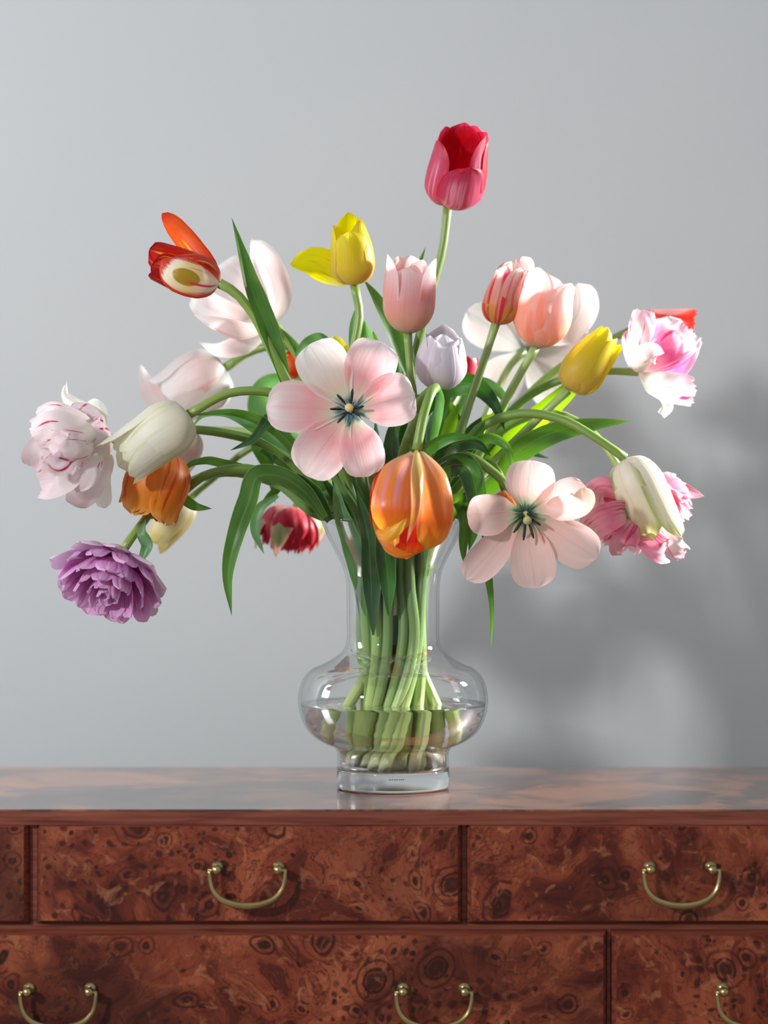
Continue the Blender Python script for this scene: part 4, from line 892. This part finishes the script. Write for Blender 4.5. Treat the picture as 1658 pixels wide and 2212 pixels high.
# --- leaves that fill the heart of the bunch, each on a leafy stem of its own tulip
roots = [o for o in COL.objects if o.get('category') == 'tulip']
by = lambda k: next(o for o in roots if k in o['label'])
def leaf(root, pts, W, mm='leaf', shape='leaf', cup=25, twist=0, fold=.15, ruf=0): return ribbon(by(root), 'leaf', pts, W, M[mm], shape, cup=cup, twist=twist, fold=fold, ruf=ruf)
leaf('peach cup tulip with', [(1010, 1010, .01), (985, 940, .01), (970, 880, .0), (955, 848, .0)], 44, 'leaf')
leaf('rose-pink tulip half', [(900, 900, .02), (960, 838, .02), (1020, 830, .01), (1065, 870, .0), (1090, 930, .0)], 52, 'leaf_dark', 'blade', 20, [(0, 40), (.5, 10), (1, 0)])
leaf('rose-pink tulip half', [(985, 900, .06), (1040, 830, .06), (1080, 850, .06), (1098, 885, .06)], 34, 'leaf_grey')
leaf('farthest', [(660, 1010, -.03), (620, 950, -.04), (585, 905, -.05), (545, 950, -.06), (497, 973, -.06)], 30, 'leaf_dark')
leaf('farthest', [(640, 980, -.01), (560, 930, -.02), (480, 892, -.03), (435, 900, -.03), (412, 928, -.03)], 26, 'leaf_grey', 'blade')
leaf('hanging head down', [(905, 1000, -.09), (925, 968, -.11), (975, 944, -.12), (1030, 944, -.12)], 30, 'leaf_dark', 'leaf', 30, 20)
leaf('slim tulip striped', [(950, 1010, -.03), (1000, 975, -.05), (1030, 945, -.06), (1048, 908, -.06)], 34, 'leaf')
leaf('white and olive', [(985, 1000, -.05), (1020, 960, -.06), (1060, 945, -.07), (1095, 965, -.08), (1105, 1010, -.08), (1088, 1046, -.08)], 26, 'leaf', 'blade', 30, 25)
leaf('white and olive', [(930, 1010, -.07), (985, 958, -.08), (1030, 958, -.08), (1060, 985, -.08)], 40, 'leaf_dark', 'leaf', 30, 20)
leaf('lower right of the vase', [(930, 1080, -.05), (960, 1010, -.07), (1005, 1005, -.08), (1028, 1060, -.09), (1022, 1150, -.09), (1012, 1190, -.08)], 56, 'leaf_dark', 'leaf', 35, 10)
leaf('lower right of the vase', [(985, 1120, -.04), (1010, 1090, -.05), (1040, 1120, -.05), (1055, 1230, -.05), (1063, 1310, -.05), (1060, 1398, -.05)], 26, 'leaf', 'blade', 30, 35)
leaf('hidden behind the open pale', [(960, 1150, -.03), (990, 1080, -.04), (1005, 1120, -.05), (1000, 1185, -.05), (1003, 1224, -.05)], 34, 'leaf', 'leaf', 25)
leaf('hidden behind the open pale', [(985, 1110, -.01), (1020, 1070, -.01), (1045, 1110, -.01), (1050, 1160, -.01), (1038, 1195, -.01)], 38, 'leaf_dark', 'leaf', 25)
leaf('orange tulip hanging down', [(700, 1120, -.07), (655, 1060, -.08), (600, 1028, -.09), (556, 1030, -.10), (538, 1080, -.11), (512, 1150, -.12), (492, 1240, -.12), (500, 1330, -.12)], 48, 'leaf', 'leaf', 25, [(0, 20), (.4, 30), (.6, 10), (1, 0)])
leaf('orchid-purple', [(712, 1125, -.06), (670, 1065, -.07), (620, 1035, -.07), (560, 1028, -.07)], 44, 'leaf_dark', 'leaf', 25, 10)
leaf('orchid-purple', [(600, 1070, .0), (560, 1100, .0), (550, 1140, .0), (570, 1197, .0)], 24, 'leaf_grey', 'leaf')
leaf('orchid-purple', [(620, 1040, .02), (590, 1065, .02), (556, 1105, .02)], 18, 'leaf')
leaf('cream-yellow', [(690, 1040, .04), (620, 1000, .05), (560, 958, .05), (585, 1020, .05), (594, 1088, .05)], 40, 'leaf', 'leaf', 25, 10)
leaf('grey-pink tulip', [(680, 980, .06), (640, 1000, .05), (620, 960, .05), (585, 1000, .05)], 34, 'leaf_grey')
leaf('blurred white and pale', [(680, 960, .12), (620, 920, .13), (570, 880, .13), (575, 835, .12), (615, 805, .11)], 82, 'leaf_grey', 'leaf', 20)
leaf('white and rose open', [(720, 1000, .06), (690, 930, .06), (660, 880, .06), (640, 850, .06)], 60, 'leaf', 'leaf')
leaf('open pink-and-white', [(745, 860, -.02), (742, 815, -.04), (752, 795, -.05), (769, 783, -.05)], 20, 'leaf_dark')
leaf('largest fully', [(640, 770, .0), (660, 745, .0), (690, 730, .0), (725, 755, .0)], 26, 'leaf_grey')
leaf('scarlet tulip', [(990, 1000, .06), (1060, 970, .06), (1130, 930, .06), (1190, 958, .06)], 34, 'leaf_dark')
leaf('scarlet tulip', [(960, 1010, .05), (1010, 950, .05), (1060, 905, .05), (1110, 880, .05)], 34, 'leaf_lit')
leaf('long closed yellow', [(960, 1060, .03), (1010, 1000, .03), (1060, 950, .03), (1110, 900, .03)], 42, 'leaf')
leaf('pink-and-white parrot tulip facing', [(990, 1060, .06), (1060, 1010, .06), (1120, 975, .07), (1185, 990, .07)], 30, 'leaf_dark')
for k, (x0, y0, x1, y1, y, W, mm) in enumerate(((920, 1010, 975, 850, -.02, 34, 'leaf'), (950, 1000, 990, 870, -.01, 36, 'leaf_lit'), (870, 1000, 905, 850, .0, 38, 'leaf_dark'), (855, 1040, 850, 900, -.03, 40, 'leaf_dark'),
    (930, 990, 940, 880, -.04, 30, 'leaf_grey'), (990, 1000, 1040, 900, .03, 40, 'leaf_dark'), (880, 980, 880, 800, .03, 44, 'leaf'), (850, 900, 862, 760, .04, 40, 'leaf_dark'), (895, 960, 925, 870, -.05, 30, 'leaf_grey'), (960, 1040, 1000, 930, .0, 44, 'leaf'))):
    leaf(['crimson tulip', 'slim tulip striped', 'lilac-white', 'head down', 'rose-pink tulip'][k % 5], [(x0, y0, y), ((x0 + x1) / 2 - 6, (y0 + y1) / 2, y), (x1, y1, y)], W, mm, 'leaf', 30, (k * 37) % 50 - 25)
leaf('grey-pink tulip', [(790, 1400, .0), (782, 1300, .0), (765, 1215, .0), (732, 1130, .0), (712, 1075, .0)], 38, 'leaf_dark', 'sheath', 30, 20)
leaf('hanging left of', [(790, 1330, -.02), (778, 1240, -.03), (760, 1170, -.04), (735, 1100, -.05), (722, 1040, -.05)], 50, 'leaf_grey', 'sheath', 30, -10)
leaf('farthest', [(806, 1372, -.03), (800, 1240, -.035), (795, 1160, -.045), (770, 1060, -.05)], 44, 'leaf_dark', 'sheath', 30, 10)
leaf('head down', [(840, 1330, -.035), (838, 1250, -.04), (830, 1180, -.05), (822, 1080, -.05)], 44, 'leaf_dark', 'sheath', 30, -10)
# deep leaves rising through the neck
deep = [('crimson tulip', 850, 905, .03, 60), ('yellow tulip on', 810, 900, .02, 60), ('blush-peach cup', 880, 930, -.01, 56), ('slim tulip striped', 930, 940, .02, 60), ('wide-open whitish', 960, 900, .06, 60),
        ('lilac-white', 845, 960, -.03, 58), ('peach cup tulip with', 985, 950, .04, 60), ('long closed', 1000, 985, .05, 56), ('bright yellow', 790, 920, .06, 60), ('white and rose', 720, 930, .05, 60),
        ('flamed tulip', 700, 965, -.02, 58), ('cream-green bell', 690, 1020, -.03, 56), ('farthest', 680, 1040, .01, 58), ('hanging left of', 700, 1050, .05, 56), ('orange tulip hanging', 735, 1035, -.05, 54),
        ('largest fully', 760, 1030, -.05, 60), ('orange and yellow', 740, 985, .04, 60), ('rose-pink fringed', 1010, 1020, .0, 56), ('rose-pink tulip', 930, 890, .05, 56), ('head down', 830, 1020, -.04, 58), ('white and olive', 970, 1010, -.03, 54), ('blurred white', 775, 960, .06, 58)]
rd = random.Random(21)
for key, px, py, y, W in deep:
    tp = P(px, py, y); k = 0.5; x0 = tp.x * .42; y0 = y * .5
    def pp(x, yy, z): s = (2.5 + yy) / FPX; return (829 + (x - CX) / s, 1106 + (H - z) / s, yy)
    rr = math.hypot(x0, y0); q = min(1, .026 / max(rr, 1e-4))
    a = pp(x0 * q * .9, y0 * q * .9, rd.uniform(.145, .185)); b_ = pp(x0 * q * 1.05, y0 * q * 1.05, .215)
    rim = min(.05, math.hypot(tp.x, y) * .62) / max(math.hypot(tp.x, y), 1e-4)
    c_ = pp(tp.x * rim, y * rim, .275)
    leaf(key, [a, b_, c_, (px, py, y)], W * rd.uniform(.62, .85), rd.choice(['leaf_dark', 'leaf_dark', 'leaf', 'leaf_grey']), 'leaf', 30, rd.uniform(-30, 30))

# pale sheath-like cut stem stubs standing in the water below the neck
for o in roots: o['group'] = GROUP

for o in COL.objects:
    if o.type == 'MESH':
        if o.name.startswith('water'): o.cycles.is_caustics_caster = True
        elif o.name.startswith('stem') or o.name.startswith('chest_top'): o.cycles.is_caustics_receiver = True
